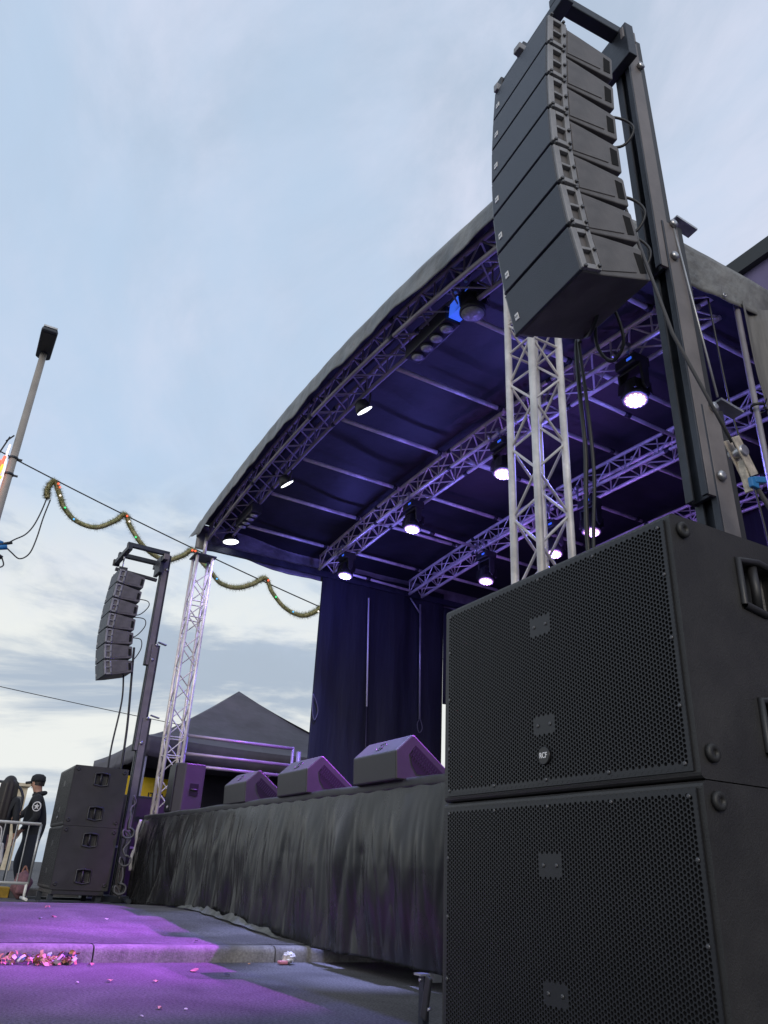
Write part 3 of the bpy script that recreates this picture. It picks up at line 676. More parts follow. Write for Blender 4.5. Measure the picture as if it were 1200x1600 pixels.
# ------------------------------------------------------------------ deck, skirt
t = thing('stage_deck', 'raised black stage platform behind the vinyl skirt', 'stage', (XC, 5.7, 0))
m = MB(); m.bb((-11.0, 2.80, 1.05), (-3.15, 8.66, 1.15)); m.build('platform', 'deck ply', t, world=True)
for x in (-10.9, -8.6, -6.2, -4.6, -3.3):
    for y in (3.0, 5.6, 8.4):
        m = MB(); m.bb((x-0.03, y-0.03, 0.0), (x+0.03, y+0.03, 1.05)); m.build('leg', 'galvanised', t, world=True)
y_sk = lambda x: 2.615+(x+11.05)*0.0235
SX0, SX1 = -11.03, -3.12
def zb_(x):
    if x < -6.25: return dome(x)+0.01
    return 0.115+(0.09-0.115)*min(1, (x+6.25)/0.35)
def skf(u, v):
    x = SX0+(SX1-SX0)*u; zt, zb = 1.15, zb_(x)
    z = zt+(zb-zt)*v
    k = min(1, max(0, (v-0.07)/0.35)); lo = max(0, (v-0.6)/0.4)
    ph = 0.9*math.sin(x*0.83+0.4)+0.6*math.sin(x*2.3+1.1)
    am = 0.55+0.45*math.sin(x*1.9+2*math.sin(x*0.7))
    def ridge(t, p): return (0.5+0.5*math.sin(t))**p-0.4
    f = 0.050*am*ridge(x*4.7+ph-0.6*v, 3)+0.034*(1.1-am)*ridge(x*8.9+2*ph+1.2*v, 3)+0.009*ridge(x*21+3*ph+1.8*math.sin(v*3+x), 2)*(1-0.4*v)
    dg = 0.040*ridge((x*1.9+z*2.3)*2.0+ph, 3)*max(0, math.sin(x*1.3+1))+0.036*ridge((x*2.2-z*1.7)*2.6+1+ph, 3)*max(0, math.sin(x*1.1+3.6))
    q1 = mnoise.noise(Vector((x*2.4+0.5*z, z*0.45, 3.7))); q2 = mnoise.noise(Vector((x*5.2-0.9*z, z*0.8, 8.1))); q3 = mnoise.noise(Vector((x*11+z, z*1.8, 1.3)))
    f += 0.034*(1-abs(q1)*2.2)+0.021*(1-abs(q2)*2.4)+0.011*(1-abs(q3)*2.5)
    f *= 0.62; dg *= 0.8
    left = math.exp(-((x+9.7)/1.2)**2); sw = 0.075*left*ridge((x+9.4)*8.5+2.4*(v-0.4)**2*2.5, 1.6)
    return Vector((x, y_sk(x)-0.012+k*(f+dg*0.8+sw)-0.075*math.sin(min(1, v/0.5)*math.pi/2)+(0.02*min(1, max(0, (x+8.3)/2.6))-0.01)*max(0, v-0.5)/0.5, z))
sk = thing('stage_skirt', 'creased black vinyl skirt hanging along the front of the stage', 'stage skirt', (-7.1, 2.7, 0.1))
m = MB(); m.grid(skf, 640, 64); m.build('cloth', 'skirt vinyl', sk, world=True, solid=0.003)
m = MB(); m.grid(lambda u, v: Vector((SX0-0.01+(SX1-SX0+0.02)*u, y_sk(SX0+(SX1-SX0)*u)-0.020-0.004*math.sin(v*3.14)+0.002*math.sin(u*190), 1.158-0.062*v+0.004*math.sin(u*40))), 200, 4); m.build('top_band', 'skirt band', sk, world=True, solid=0.004)
rnd = random.Random(3)
hem = [rnd.uniform(0, 1) for _ in range(200)]
def hemf(u, v):
    x = -8.7+2.55*u; w = (0.05+0.018*math.sin(u*23)+0.012*math.sin(u*57+1)+0.010*hem[int(u*90)])*math.sin(math.pi*min(1, u*1.02))**0.5
    base = zb_(x)
    return Vector((x, y_sk(x)-0.115-0.035*v-0.012*math.sin(u*41)-0.006*hem[int(u*90)+50], base+w*(1-v)*0.75+0.004))
m = MB(); m.grid(hemf, 90, 3); m.build('torn_hem', 'frayed hem', sk, world=True)
# return of the skirt round the left corner
m = MB(); m.grid(lambda u, v: Vector((-11.03-0.03*v+0.02*math.sin(u*9), 2.60+1.6*u, 1.15+(dome(-11)-1.13)*v)), 20, 10); m.build('side_cloth', 'skirt vinyl', sk, world=True, solid=0.003)

# black stage leg bracket beside the near stack
t = thing('stage_jack', 'grey steel support leg with folding lever at the foot of the skirt', 'support leg', (-3.16, 2.0, 0))
m = MB(); m.bb((-3.19, 2.0, 0.0), (-3.155, 2.03, 0.20)); m.build('post', 'mast front', t, world=True)
m = MB(); m.box((-3.115, 1.99, 0.125), (0.045, 0.012, 0.16), Matrix.Rotation(R(14), 3, 'Y')); m.build('lever', 'black plastic', t, world=True, bevel=0.006)
m = MB(); m.box((-3.165, 2.0, 0.203), (0.055, 0.05, 0.008)); m.build('top_plate', 'galvanised', t, world=True)
for p in ((-3.15, 1.982, 0.185), (-3.08, 1.982, 0.09)): m = MB(); m.lathe([(0.006, -0.006), (0.006, 0.006)], 10, Matrix.Translation(p) @ Matrix.Rotation(R(90), 4, 'X')); m.build('bolt', 'steel', t, world=True)

# ------------------------------------------------------------------ lamps of the stage
def moving_head(loc, label, lit=True, tilt=(0, 0), truss_z=None, group='wash lights hanging under the trusses'):
    x, y, z = loc
    t = thing('wash_light', label, 'stage light', loc, 0, group)
    zt = (truss_z or z+0.55)-z
    zb = min(0.46, zt-0.05)
    m = MB(); m.box((0, 0, zb-0.055), (0.26, 0.20, 0.11)); b = m.build('base', 'black plastic', t, bevel=0.015)
    m = MB(); m.box((0.06, -0.102, zb-0.055), (0.06, 0.006, 0.025)); m.build('display', 'blue led', b)
    for sx in (-0.08, 0.08):
        m = MB(); m.tube([(sx, -0.13, zb), (sx, -0.13, zt+0.02)], 0.016, 8); m.tube([(sx-0.02, -0.13, zt+0.02), (sx+0.02, -0.13, zt+0.02)], 0.034, 10); m.build('clamp', 'steel', t)
    m = MB()
    for sx in (-1, 1): m.prism([(-0.05, zb-0.12), (0.05, zb-0.12), (0.04, 0.10), (0.0, 0.06), (-0.04, 0.10)], 0, sx*0.135-0.015, sx*0.135+0.015)
    m.box((0, 0, zb-0.125), (0.30, 0.10, 0.03)); m.build('yoke', 'black plastic', t, bevel=0.008)
    q = Matrix.Translation((0, 0, 0.10)) @ Euler((R(tilt[0]), R(tilt[1]), 0)).to_matrix().to_4x4() @ Matrix.Translation((0, 0, -0.10))
    m = MB(); m.lathe([(0.06, 0.235), (0.095, 0.20), (0.105, 0.14), (0.112, 0.06), (0.120, 0.02), (0.120, 0.0), (0.108, -0.004)], 24, q)
    for k in range(9): m.box(q @ Vector((0.0, 0.0, 0.06+k*0.016)), (0.222-0.001*k, 0.222-0.001*k, 0.005))
    h = m.build('head', 'black plastic', t)
    if lit:
        m = MB(); m.lathe([(0.104, -0.006), (0.02, -0.010)], 28, q); m.build('lens', 'wash lens', h)
        m = MB(); pts = [(0, 0)]+[(0.04*math.cos(a*math.pi/3), 0.04*math.sin(a*math.pi/3)) for a in range(6)]+[(0.080*math.cos(a*math.pi/6+0.26), 0.080*math.sin(a*math.pi/6+0.26)) for a in range(12)]
        for (a, c) in pts: m.lathe([(0.0165, -0.0105), (0.012, -0.016), (0.004, -0.018)], 10, q @ Matrix.Translation((a, c, 0)))
        m.build('cell', 'wash cell', h)
    else:
        m = MB(); m.lathe([(0.104, -0.006), (0.02, -0.010)], 28, q); m.build('lens', 'glass unlit', h)
    return t
BLUE = (0.19, 0.18, 1.0); VIO = (0.36, 0.18, 1.0)
heads = [(-4.18, 4.87, 4.69, 'nearest and largest wash light, glowing pink white beside the mast'), (-6.18, 4.87, 4.80, 'wash light glowing just left of the near truss tower'),
         (-8.18, 4.87, 4.84, 'wash light glowing mid ceiling, third along the second truss'), (-10.18, 4.87, 4.78, 'wash light glowing at the far left end of the second truss')]
for x, y, z, lab in heads:
    moving_head((x, y, z), lab, True, (-10, -6), zl(x))
    light('POINT', 'wash_omni_fill', (x, y, z-0.16), 34, BLUE, size=0.10)  # omni light added under the head to brighten truss and lining
    light('SPOT', 'wash_beam', (x, y, z-0.08), 380, BLUE, aim=(x+0.3, y-0.9, 1.15), size=0.1, angle=95, blend=0.7)
for x, y, z, lab in ((-6.52, 6.52, 4.62, 'wash light glowing low behind the cables above the near bass speaker'), (-8.75, 6.52, 4.63, 'wash light glowing on the third truss, just above the near bass speaker'), (-7.27, 6.55, 4.58, 'wash light almost hidden behind the foot of the near truss tower')):
    moving_head((x, y, z), lab, True, (-10, -6), zl(x)-0.06)
    light('POINT', 'wash_omni_fill', (x, y, z-0.16), 20, VIO, size=0.10)  # same added omni fill, under the heads of the third truss
    light('SPOT', 'wash_beam', (x, y, z-0.08), 200, VIO, aim=(x-0.3, y-0.2, 1.15), size=0.1, angle=100, blend=0.7)
# par cans on the front truss
def par(loc, n, label, r=0.12):
    t = thing('par_light', label, 'stage light', loc, 0, 'white front lamps on the front truss')
    q = Vector(n).normalized().to_track_quat('Z', 'Y').to_matrix().to_4x4()
    m = MB(); m.lathe([(0.03, -0.13), (r*0.7, -0.11), (r*0.95, -0.03), (r, 0.0), (r*0.95, 0.004)], 22, q); m.build('housing', 'black plastic', t)
    m = MB(); m.lathe([(r*0.93, 0.006), (r*0.3, 0.016), (0.004, 0.018)], 24, q); m.build('lens', 'par lens', t)
    m = MB(); m.tube([(-r-0.02, 0, -0.0), (-r-0.02, 0, 0.22), (r+0.02, 0, 0.22), (r+0.02, 0, 0.0)], 0.012, 6); m.tube([(0, 0, 0.22), (0, 0, 0.36)], 0.016, 6); m.build('bracket', 'black plastic', t)
    return t
PARS = [((-10.95, 3.20, 5.22), (0.02, 0.12, -1), 'brightest white lamp at the far left end of the front truss'), ((-8.72, 3.20, 5.28), (0.0, 0.62, -0.8), 'thin sliver of a lit white lamp left of the middle roof tube'), ((-6.55, 3.22, 5.28), (0.0, 0.60, -0.8), 'thin lit white lamp beside the longest roof tube')]
for p, n, lab in PARS:
    par(p, n, lab, 0.13 if p[0] < -10 else 0.10)
    d = Vector(n).normalized()
    light('SPOT', 'front_beam', Vector(p)+d*0.05, 40, (0.42, 0.36, 1.0), aim=Vector(p)+d*3, size=0.1, angle=135, blend=0.8)
def blinder(loc, label, k=1.0):
    t = thing('lamp_bar', label, 'stage light', loc, 0, 'four lens lamp bars on the front truss')
    m = MB(); m.box((0, 0, 0.09*k), (0.72*k, 0.17*k, 0.16*k)); m.build('housing', 'black plastic', t, bevel=0.01)
    for i in range(4):
        m = MB(); q = Matrix.Translation(((-0.255+0.17*i)*k, 0, 0.008)) @ Matrix.Rotation(R(180), 4, 'X')
        m.lathe([(0.068*k, 0.0), (0.068*k, 0.012), (0.060*k, 0.014)], 20, q); ring = m.build('lens_ring', 'black plastic', t)
        m = MB(); m.lathe([(0.058*k, 0.0145), (0.03*k, 0.026), (0.003, 0.028)], 20, q); m.build('lens', 'glass unlit', ring)
    m = MB()
    for sx in (-0.2, 0.2): m.tube([(sx*k, 0, 0.16*k), (sx*k, -0.0, 0.30)], 0.014, 6)
    m.build('clamp', 'steel', t)
    return t
bl = blinder((-5.05, 3.15, 5.20), 'bar of four pale unlit lenses under the front truss near the hanging column')
m = MB(); m.prism([(0.38, 0.02), (0.56, 0.0), (0.52, 0.17), (0.40, 0.15)], 1, -0.06, 0.06); m.build('blue_panel', 'blue led', bl)
for p_, aim, e in (((-5.05, 3.0, 5.16), (-5.0, 2.74, 1.4), 3000), ((-6.55, 3.0, 5.16), (-6.35, 2.74, 1.4), 1500), ((-8.72, 3.0, 5.16), (-7.75, 2.74, 1.4), 1000)):
    light('SPOT', 'wedge_fill', p_, e, (0.42, 0.46, 1.0), aim=aim, size=0.06, angle=20, blend=0.8)  # added spots without lamps of their own, brightening the wedge tops
blinder((-10.05, 3.15, 5.22), 'bar of four small lenses at the far left of the front truss', 0.95)
moving_head((-4.45, 3.2, 5.16), 'large dark unlit lamp hanging near the front truss, right of the lens bar', False, (0, 0), 5.45, None)
# added violet spots without fixtures: ground pool past the deck edge, side fill, rail
PUR = (0.56, 0.085, 1.0)
for p_, aim, e, an in (((-9.2, 4.84, 4.66), (-9.4, 1.75, 0.15), 2200, 26), ((-7.05, 4.90, 4.66), (-7.5, 1.55, 0.15), 3700, 28), ((-5.42, 5.10, 4.62), (-5.85, 1.45, 0.06), 5400, 28), ((-3.95, 5.42, 4.62), (-4.75, 1.2, 0.0), 3400, 24), ((-6.0, 5.0, 4.6), (-6.3, 0.6, 0.1), 420, 44), ((-7.6, 4.5, 4.6), (-10.15, 2.9, 1.45), 800, 15), ((-7.6, 4.7, 4.6), (-11.1, 3.95, 2.0), 900, 26)):
    light('SPOT', 'violet_beam', p_, e, PUR, aim=aim, size=0.03, angle=an, blend=0.9)

# ------------------------------------------------------------------ wedges and side fill
def wedge(loc, label):
    t = thing('wedge_monitor', label, 'stage monitor', loc, 0, 'wedge monitors along the stage edge')
    w = 0.62; prof = [(0.0, 0.0), (-0.01, 0.185), (0.115, 0.300), (0.135, 0.300), (0.50, 0.03), (0.50, 0.0)]
    m = MB(); m.prism(prof, 0, 0, w); m.build('cabinet', 'wedge paint', t, bevel=0.012)
    for s, X in ((-1, 0.0), (1, w)):
        m = MB(); m.prism([(0.10, 0.175), (0.145, 0.232), (0.40, 0.045), (0.16, 0.045), (0.12, 0.10)], 0, X-s*0.004, X+s*0.002); rc = m.build('side_recess', 'black foam', t)
        m = MB()
        for r_ in range(2):
            for k in range(12):
                a = Vector((0.13+k*0.017, 0.205-k*0.0125-0.036*r_)); m.box((X+s*0.004, a.x, a.y), (0.004, 0.006, 0.026), Matrix.Rotation(R(-36), 3, 'X'))
        m.build('ribs', 'grille metal', rc)
    ang = math.atan2(0.115, 0.125)
    c = Vector((w*0.5, 0.052, 0.2435))
    n = Vector((0, -0.115, 0.125)).normalized(); up = Vector((0, 0.125, 0.115)).normalized()
    e = (Matrix((Vector((1, 0, 0)), up, n)).transposed()).to_euler()
    text('logo', 'AS', 0.042, 'ink', t, c+n*0.001, e, 0.001)
    m = MB()
    for a0, a1 in ((20, 160), (200, 340)):
        m.tube([c+n*0.0015+Vector((1, 0, 0))*0.052*math.cos(R(a))+up*0.040*math.sin(R(a)) for a in range(a0, a1, 10)], 0.0022, 4)
    m.build('logo_ring', 'ink', t)
    m = MB(); q = Vector((0, 0.27, 0.365)).normalized()
    m.prism([(0.15, 0.293), (0.49, 0.042), (0.495, 0.047), (0.155, 0.299)], 0, 0.03, w-0.03); m.build('grille', 'grille metal', t)
    return t
w0 = wedge((-5.235, 2.68, 1.152), 'nearest and largest floor monitor wedge beside the near bass stack')
dup(w0, (-6.66, 2.67, 1.152), 'middle floor monitor wedge of the three on the stage edge', rz=R(0))
dup(w0, (-8.06, 2.66, 1.152), 'farthest floor monitor wedge, next to the upright side fill speaker')
t = thing('side_fill', 'upright black speaker with violet lit side standing at the far left of the stage edge', 'loudspeaker', (-10.17, 2.66, 1.152))
m = MB(); m.prism([(-0.17, 0.02), (-0.17, 0.36), (0.17, 0.36), (0.20, 0.10), (0.12, -0.0), (-0.12, 0.0)], 2, 0, 0.60); m.build('cabinet', 'wedge paint', t, bevel=0.014)
m = MB(); m.bb((-0.15, -0.012, 0.03), (0.13, -0.002, 0.57)); m.build('grille', 'grille metal', t, bevel=0.004)
m = MB(); m.bb((0.186, 0.18, 0.22), (0.194, 0.29, 0.36)); h = m.build('handle', 'black foam', t)
m = MB(); m.tube([(0.196, 0.19, 0.29), (0.197, 0.28, 0.29)], 0.012, 8); m.build('grip_bar', 'black plastic', h)
text('logo', 'RCF', 0.035, 'badge white', t, (0.0, -0.0128, 0.08), (R(90), 0, 0), 0.001)

# guard rail at left side of stage
t = thing('guard_rail', 'tubular rail at the left side of the stage, lit violet in front of the tent', 'railing', (-11.15, 3.1, 1.15))
for z, y1 in ((2.255, 4.66), (2.01, 4.68), (1.855, 4.66)):
    m = MB(); m.tube([(-11.15, 3.02, z), (-11.15, y1, z)], 0.024, 10); m.build('rail', 'rail metal', t, world=True)
for y in (3.03, 4.66, 4.76):
    m = MB(); m.tube([(-11.15, y, 1.15), (-11.15, y, 2.28 if y < 4.7 else 2.22)], 0.022 if y < 4.7 else 0.035, 10); m.build('post', 'rail metal', t, world=True)

# cables, straps
def line(name, pts, r, m_, label, cat, grp=None, n=6):
    return tag(MB().tube(pts, r, n).build(name, m_), label, cat, grp)
line('cable', spline([(-1.86, 2.02, 2.86), (-2.0, 2.08, 2.80), (-2.2, 2.2, 2.95), (-2.21, 2.2, 2.68), (-2.2, 2.2, 2.34), (-2.23, 2.2, 1.92), (-2.23, 2.22, 1.2)]), 0.011, 'cable', 'thick black cable hanging straight down from the near speaker column', 'cable')
line('cable', spline([(-2.1, 2.12, 2.84), (-2.17, 2.18, 2.9), (-2.17, 2.2, 2.6), (-2.16, 2.2, 2.2), (-2.2, 2.2, 1.8), (-2.2, 2.22, 1.2)]), 0.008, 'cable', 'thinner black cable hanging beside the thick one below the near speaker column', 'cable')
line('cable', spline([(-1.95, 2.08, 2.92), (-2.02, 2.14, 2.78), (-2.0, 2.2, 2.70), (-1.92, 2.2, 2.75), (-1.90, 2.15, 2.88), (-1.9, 2.08, 2.95)]), 0.008, 'cable', 'black cable loop hanging under the lowest box of the near column', 'cable')
for i, (za, zb2, lab) in enumerate(((3.98, 3.78, 'short black link cable behind the upper boxes of the near column'), (3.44, 3.22, 'curved black link cable bulging out behind the middle of the near column'), (3.20, 2.98, 'black link cable looping behind the lower boxes of the near column'))):
    line('link_cable', spline([(-1.80, 2.03, za), (-1.74, 2.14, za-0.01), (-1.70, 2.18, (za+zb2)/2), (-1.74, 2.14, zb2), (-1.80, 2.05, zb2-0.01)]), 0.007, 'cable', lab, 'cable', 'link cables of the near column')
for i, (za, zb2, lab) in enumerate(((4.02, 3.82, 'thin link cable behind the upper boxes of the far column'), (3.75, 3.50, 'thin link cable loop behind the middle of the far column'), (3.45, 3.12, 'thin link cable loop behind the lower boxes of the far column'))):
    line('link_cable', spline([(-11.05, 1.90, za), (-11.0, 2.03, za+0.01), (-10.95, 2.12, za-0.02), (-10.95, 2.13, (za+zb2)/2), (-11.0, 2.03, zb2-0.02), (-11.05, 1.90, zb2)]), 0.007, 'cable', lab, 'cable', 'link cables of the far column')
line('cable', spline([(-11.15, 2.0, 3.0), (-11.15, 2.05, 2.6), (-11.1, 2.02, 2.0), (-11.1, 2.03, 1.66)]), 0.012, 'cable', 'left of two cables hanging from the far column to the far bass stack', 'cable')
line('cable', spline([(-11.1, 2.07, 3.35), (-11.08, 2.10, 3.0), (-11.08, 2.16, 2.4), (-11.06, 2.18, 2.0), (-11.04, 2.20, 1.2)]), 0.016, 'cable', 'thicker cable hanging beside the far lifting mast', 'cable')
line('strap', [(-1.72, 2.07, 3.34), (-1.55, 2.05, 2.49), (-1.55, 2.197, 2.255), (-1.55, 2.30, 2.09)], 0.007, 'strap web', 'grey web strap running down across the near mast to the ratchet', 'strap')
rt = thing('ratchet', 'worn beige ratchet tensioner on the strap right of the near mast', 'ratchet', (-1.55, 2.335, 2.035))
RM = Matrix.Rotation(R(28), 3, 'X')
m = MB(); m.box(RM @ Vector((-0.018, 0, 0.0)), (0.006, 0.05, 0.16), RM); m.box(RM @ Vector((0.018, 0, 0.0)), (0.006, 0.05, 0.16), RM); m.build('frame', 'ratchet', rt, bevel=0.002)
m = MB(); m.box(RM @ Vector((0, -0.03, -0.07)), (0.03, 0.012, 0.13), Matrix.Rotation(R(8), 3, 'X')); m.build('handle', 'ratchet', rt, bevel=0.003)
m = MB(); m.tube([RM @ Vector((-0.03, 0, 0.02)), RM @ Vector((0.03, 0, 0.02))], 0.022, 12); m.build('spool', 'steel', rt)
line('strap', [(-1.55, 2.355, 1.99), (-1.55, 2.447, 1.868), (-1.55, 2.62, 1.62), (-1.55, 2.7, 1.2)], 0.010, 'strap web', 'dark web strap running down from the ratchet to the right edge', 'strap')
t = MB(); t.box((-1.53, 2.385, 1.945), (0.025, 0.07, 0.025), Matrix.Rotation(R(15), 3, 'X')); t.box((-1.53, 2.355, 1.925), (0.018, 0.04, 0.04)); tag(t.build('clip', 'blue plastic', bevel=0.004), 'bright blue clip on the strap below the ratchet', 'clip')
line('rope', spline([(-3.1, 4.61, 5.0), (-3.1, 4.652, 3.987), (-3.1, 4.73, 3.53), (-3.1, 4.816, 2.871), (-3.1, 4.83, 2.0)]), 0.008, 'cable', 'thin dark line hanging from the truss end at the right of the mast', 'rope')
line('steel_wire', [(-1.765, 2.45, 3.47), (-1.715, 2.50, 2.46)], 0.005, 'galvanised', 'thin straight steel wire running down the edge of the near mast', 'wire')
# bundle of cables and clips on the far mast
for i, (dx, lab, mt) in enumerate(((0.0, 'black cable bundle hanging along the front of the far mast', 'cable'), (0.05, 'pale grey cable bundle hanging beside the far mast foot', 'rope grey'))):
    pts = []; rb = random.Random(21+i)
    for k in range(16):
        pts.append((-10.64+dx+rb.uniform(-0.02, 0.02), 2.33+rb.uniform(-0.03, 0.03), 1.36-k*0.078))
        if k in (5, 9, 13): c = pts[-1]; pts += [(c[0]+0.02, c[1]+0.07*math.cos(a), c[2]-0.05+0.06*math.sin(a)) for a in (1.5, 0.5, -0.6, -1.6, -2.6, 2.6)]
    line('cable_bundle', spline(pts, 4), 0.011, mt, lab, 'cable bundle', 'cable bundles on the far mast')
line('hanging_cloth', spline([(-11.0, 2.55, 1.1), (-10.98, 2.52, 0.95), (-11.0, 2.54, 0.8), (-10.97, 2.5, 0.65), (-11.0, 2.52, 0.5)]), 0.022, 'white cloth', 'white twisted cloth hanging at the left corner of the skirt', 'cloth')
t = thing('flight_case', 'black equipment case standing behind the far mast beside the skirt', 'case', (-12.6, 2.85, dome(-12.6)))
m = MB(); m.bb((-0.3, -0.55, 0.05), (0.3, 0.5, 1.42)); m.build('body', 'black plastic', t, bevel=0.012)
m = MB(); m.bb((-0.31, -0.56, 0.7), (0.31, 0.51, 0.73)); m.bb((-0.31, -0.56, 0.02), (0.31, 0.51, 0.06)); m.build('trim', 'galvanised', t)

# ------------------------------------------------------------------ tent, sign, van, building behind
tc_ = Vector((-16.4, 5.45, 0)); hw = 2.35; ze, zp, zm = 2.62, 4.12, 3.0
t = thing('market_tent', 'black pop up tent with pointed roof behind the left of the stage', 'tent', tc_)
m = MB()
C4 = [(-hw, -hw), (hw, -hw), (hw, hw), (-hw, hw)]
for k in range(4):
    A, B = Vector((*C4[k], 0)), Vector((*C4[(k+1) % 4], 0))
    def rf(u, v, A=A, B=B):
        e = A.lerp(B, u); s = 1-v
        z = ze+(zp-ze)*(v**1.25)+0.02*math.sin(u*9+v*4)*v*(1-v)*4-0.10*math.sin(math.pi*u)*(1-v)*0.6
        return Vector((e.x*s, e.y*s, z))
    m.grid(rf, 16, 14)
bmesh.ops.remove_doubles(m.bm, verts=m.bm.verts[:], dist=1e-4); m.build('tent_roof', 'tent cloth', t)
m = MB()
for k in range(4):
    A, B = Vector((*C4[k], 0)), Vector((*C4[(k+1) % 4], 0))
    m.grid(lambda u, v, A=A, B=B: Vector((A.lerp(B, u).x, A.lerp(B, u).y, ze-0.10*math.sin(math.pi*u)*0.6-0.32*v-0.03*abs(math.sin(u*18))*v)), 40, 3)
m.build('tent_valance', 'tent cloth', t, solid=0.004)
m = MB(); m.grid(lambda u, v: Vector((-hw+0.05, -hw+2*hw*u, ze-0.05-(ze-1.7)*v)), 12, 4); m.build('tent_wall', 'tent cloth', t, solid=0.004)
for (a, b) in C4:
    m = MB(); m.bb((a*0.97-0.02, b*0.97-0.02, 0.06), (a*0.97+0.02, b*0.97+0.02, ze)); m.build('leg', 'galvanised', t)
m = MB()
for k in range(6):
    y0 = -hw+k*hw/3; m.tube([(hw*0.95, y0, 2.15 if k % 2 else 2.5), (hw*0.95, y0+hw/3, 2.5 if k % 2 else 2.15)], 0.013, 6)
m.build('frame_bars', 'galvanised', t)
t = thing('stall_banner', 'yellow banner with black lettering hanging under the tent edge behind the far mast', 'banner', (-15.2, 3.62, 1.8))
m = MB(); m.grid(lambda u, v: Vector((0.0, -0.5+1.05*u, 0.24-0.5*v-0.03*abs(math.sin(u*25))*v)), 30, 4); m.build('cloth', 'yellow vinyl', t, solid=0.004)
text('lettering', 'ITCH', 0.16, 'ink', t, (0.012, 0.12, -0.08), (R(90), 0, R(90)), 0.002)
t = thing('parked_van', 'white van with sloped front seen between the side fill and the wedges', 'van', (-20.2, 6.35, 0))
m = MB(); m.prism([(-1.2, 0.5), (-1.2, 2.3), (-0.9, 2.52), (1.0, 2.52), (1.2, 2.3), (1.2, 0.5)], 0, -4.5, 0.2)
m.build('body', 'van white', t, bevel=0.06)
m = MB(); m.prism([(-1.1, 0.5), (-1.1, 1.55), (1.1, 1.55), (1.1, 0.5)], 0, 0.2, 1.2); m.build('bonnet', 'van white', t, bevel=0.1)
m = MB(); v = [(0.22, -1.05, 2.35), (0.22, 1.05, 2.35), (0.95, 1.0, 1.57), (0.95, -1.0, 1.57)]; m.quad(*v); m.build('windscreen', 'van grey', t, solid=0.02)
m = MB(); m.bb((1.19, -0.8, 0.85), (1.215, 0.8, 1.2)); m.build('front_panel', 'van grey', t); m = MB(); m.bb((1.19, -1.05, 0.6), (1.23, 1.05, 0.72)); m.build('bumper', 'yellow vinyl', t)
for x in (-3.4, 0.4):
    for y in (-1.05, 1.05):
        m = MB(); m.lathe([(0.34, -0.1), (0.36, -0.06), (0.36, 0.06), (0.34, 0.1)], 20, Matrix.Translation((x, y, 0.4)) @ Matrix.Rotation(R(90), 4, 'X')); m.build('wheel', 'rubber', t)
t = thing('brick_pier', 'narrow red brick pier seen in the gap behind the far mast', 'brick pier', (-14.64, 3.25, 0.05))
m = MB(); m.bb((-0.15, -0.14, 0.0), (0.15, 0.16, 0.78)); m.build('shaft', 'brick', t); m = MB(); m.bb((-0.17, -0.16, 0.3), (0.17, 0.18, 0.33)); m.bb((-0.17, -0.16, 0.78), (0.17, 0.18, 0.83)); m.build('cap', 'white cloth', t)
t = thing('building', 'tall dull purple building with dark coping behind the right of the stage roof', 'building', (-2, 13.0, 0))
m = MB(); m.bb((-8.6, 12.0, 0), (14, 22, 12.1)); m.build('wall', 'building wall', t, world=True)
m = MB(); m.bb((-8.75, 11.85, 12.1), (14.15, 22.15, 12.46)); m.build('coping', 'coping', t, world=True)
t = thing('low_building', 'distant tan building low on the horizon behind the people', 'building', (-48, 5, 0))
m = MB(); m.bb((-52, 3.9, 0), (-46, 4.6, 4.0)); m.build('wall', 'tan render', t, world=True)
m = MB(); m.bb((-52.2, 3.8, 4.0), (-45.8, 4.7, 4.15)); m.build('roof', 'tan render', t, world=True)
for y in (4.0,):
    m = MB(); m.bb((-46.02, y, 2.6), (-45.94, y+0.5, 3.5)); m.build('window', 'van grey', t, world=True)

# low painted kerb beyond the barrier
t = thing('kerb_block', 'yellow painted end of the low dark kerb beyond the barrier', 'kerb', (-13.15, 1.0, 0.05)); m = MB(); m.bb((-13.3, 0.6, 0.03), (-13.1, 1.38, 0.205)); m.build('block', 'kerb yellow', t, world=True, bevel=0.02)
t = thing('kerb_block', 'dark unpainted low kerb beyond the barrier and the far stack', 'kerb', (-13.15, 2.2, 0.05)); m = MB(); m.bb((-13.3, 1.385, 0.03), (-13.1, 3.0, 0.20)); m.build('block', 'kerb dark', t, world=True, bevel=0.02)

# ------------------------------------------------------------------ street lamp, wire, garland, decoration
t = thing('street_lamp', 'tall grey street lamp with flat dark head at the left edge', 'street lamp', (-14.0, -0.11, 0.05))
m = MB(); m.tube([(0, 0, 0), (0, 0, 9.42)], 0.085, 16, r2=0.062); m.build('pole', 'lamp pole paint', t)
m = MB(); m.prism([(-0.16, -0.135), (0.75, -0.145), (0.82, -0.125), (0.82, 0.125), (0.75, 0.145), (-0.16, 0.135), (-0.22, 0.08), (-0.22, -0.08)], 2, 9.37, 9.45); lh = m.build('lamp_head', 'lamp head paint', t, bevel=0.02)
m = MB(); m.bb((0.10, -0.11, 9.362), (0.74, 0.11, 9.3685)); m.build('lens_panel', 'black plastic', lh)
m = MB(); m.bb((0.79, -0.12, 9.44), (0.835, 0.12, 9.475)); m.build('front_trim', 'galvanised', lh)
for z in (7.05, 6.72): m = MB(); m.tube([(0, 0, z-0.02), (0, 0, z+0.02)], 0.083, 16); m.box((0.0, 0.11, z), (0.03, 0.08, 0.03)); m.build('bracket', 'mast front', t)
wire = lambda y: 7.09-0.245*(y+0.1)+0.006*(y-3)**2-0.05
line('overhead_wire', [(-14, y*0.5, wire(y*0.5)) for y in range(-12, 22)], 0.012, 'cable', 'long dark wire running from the street lamp past the stage roof corner', 'wire')
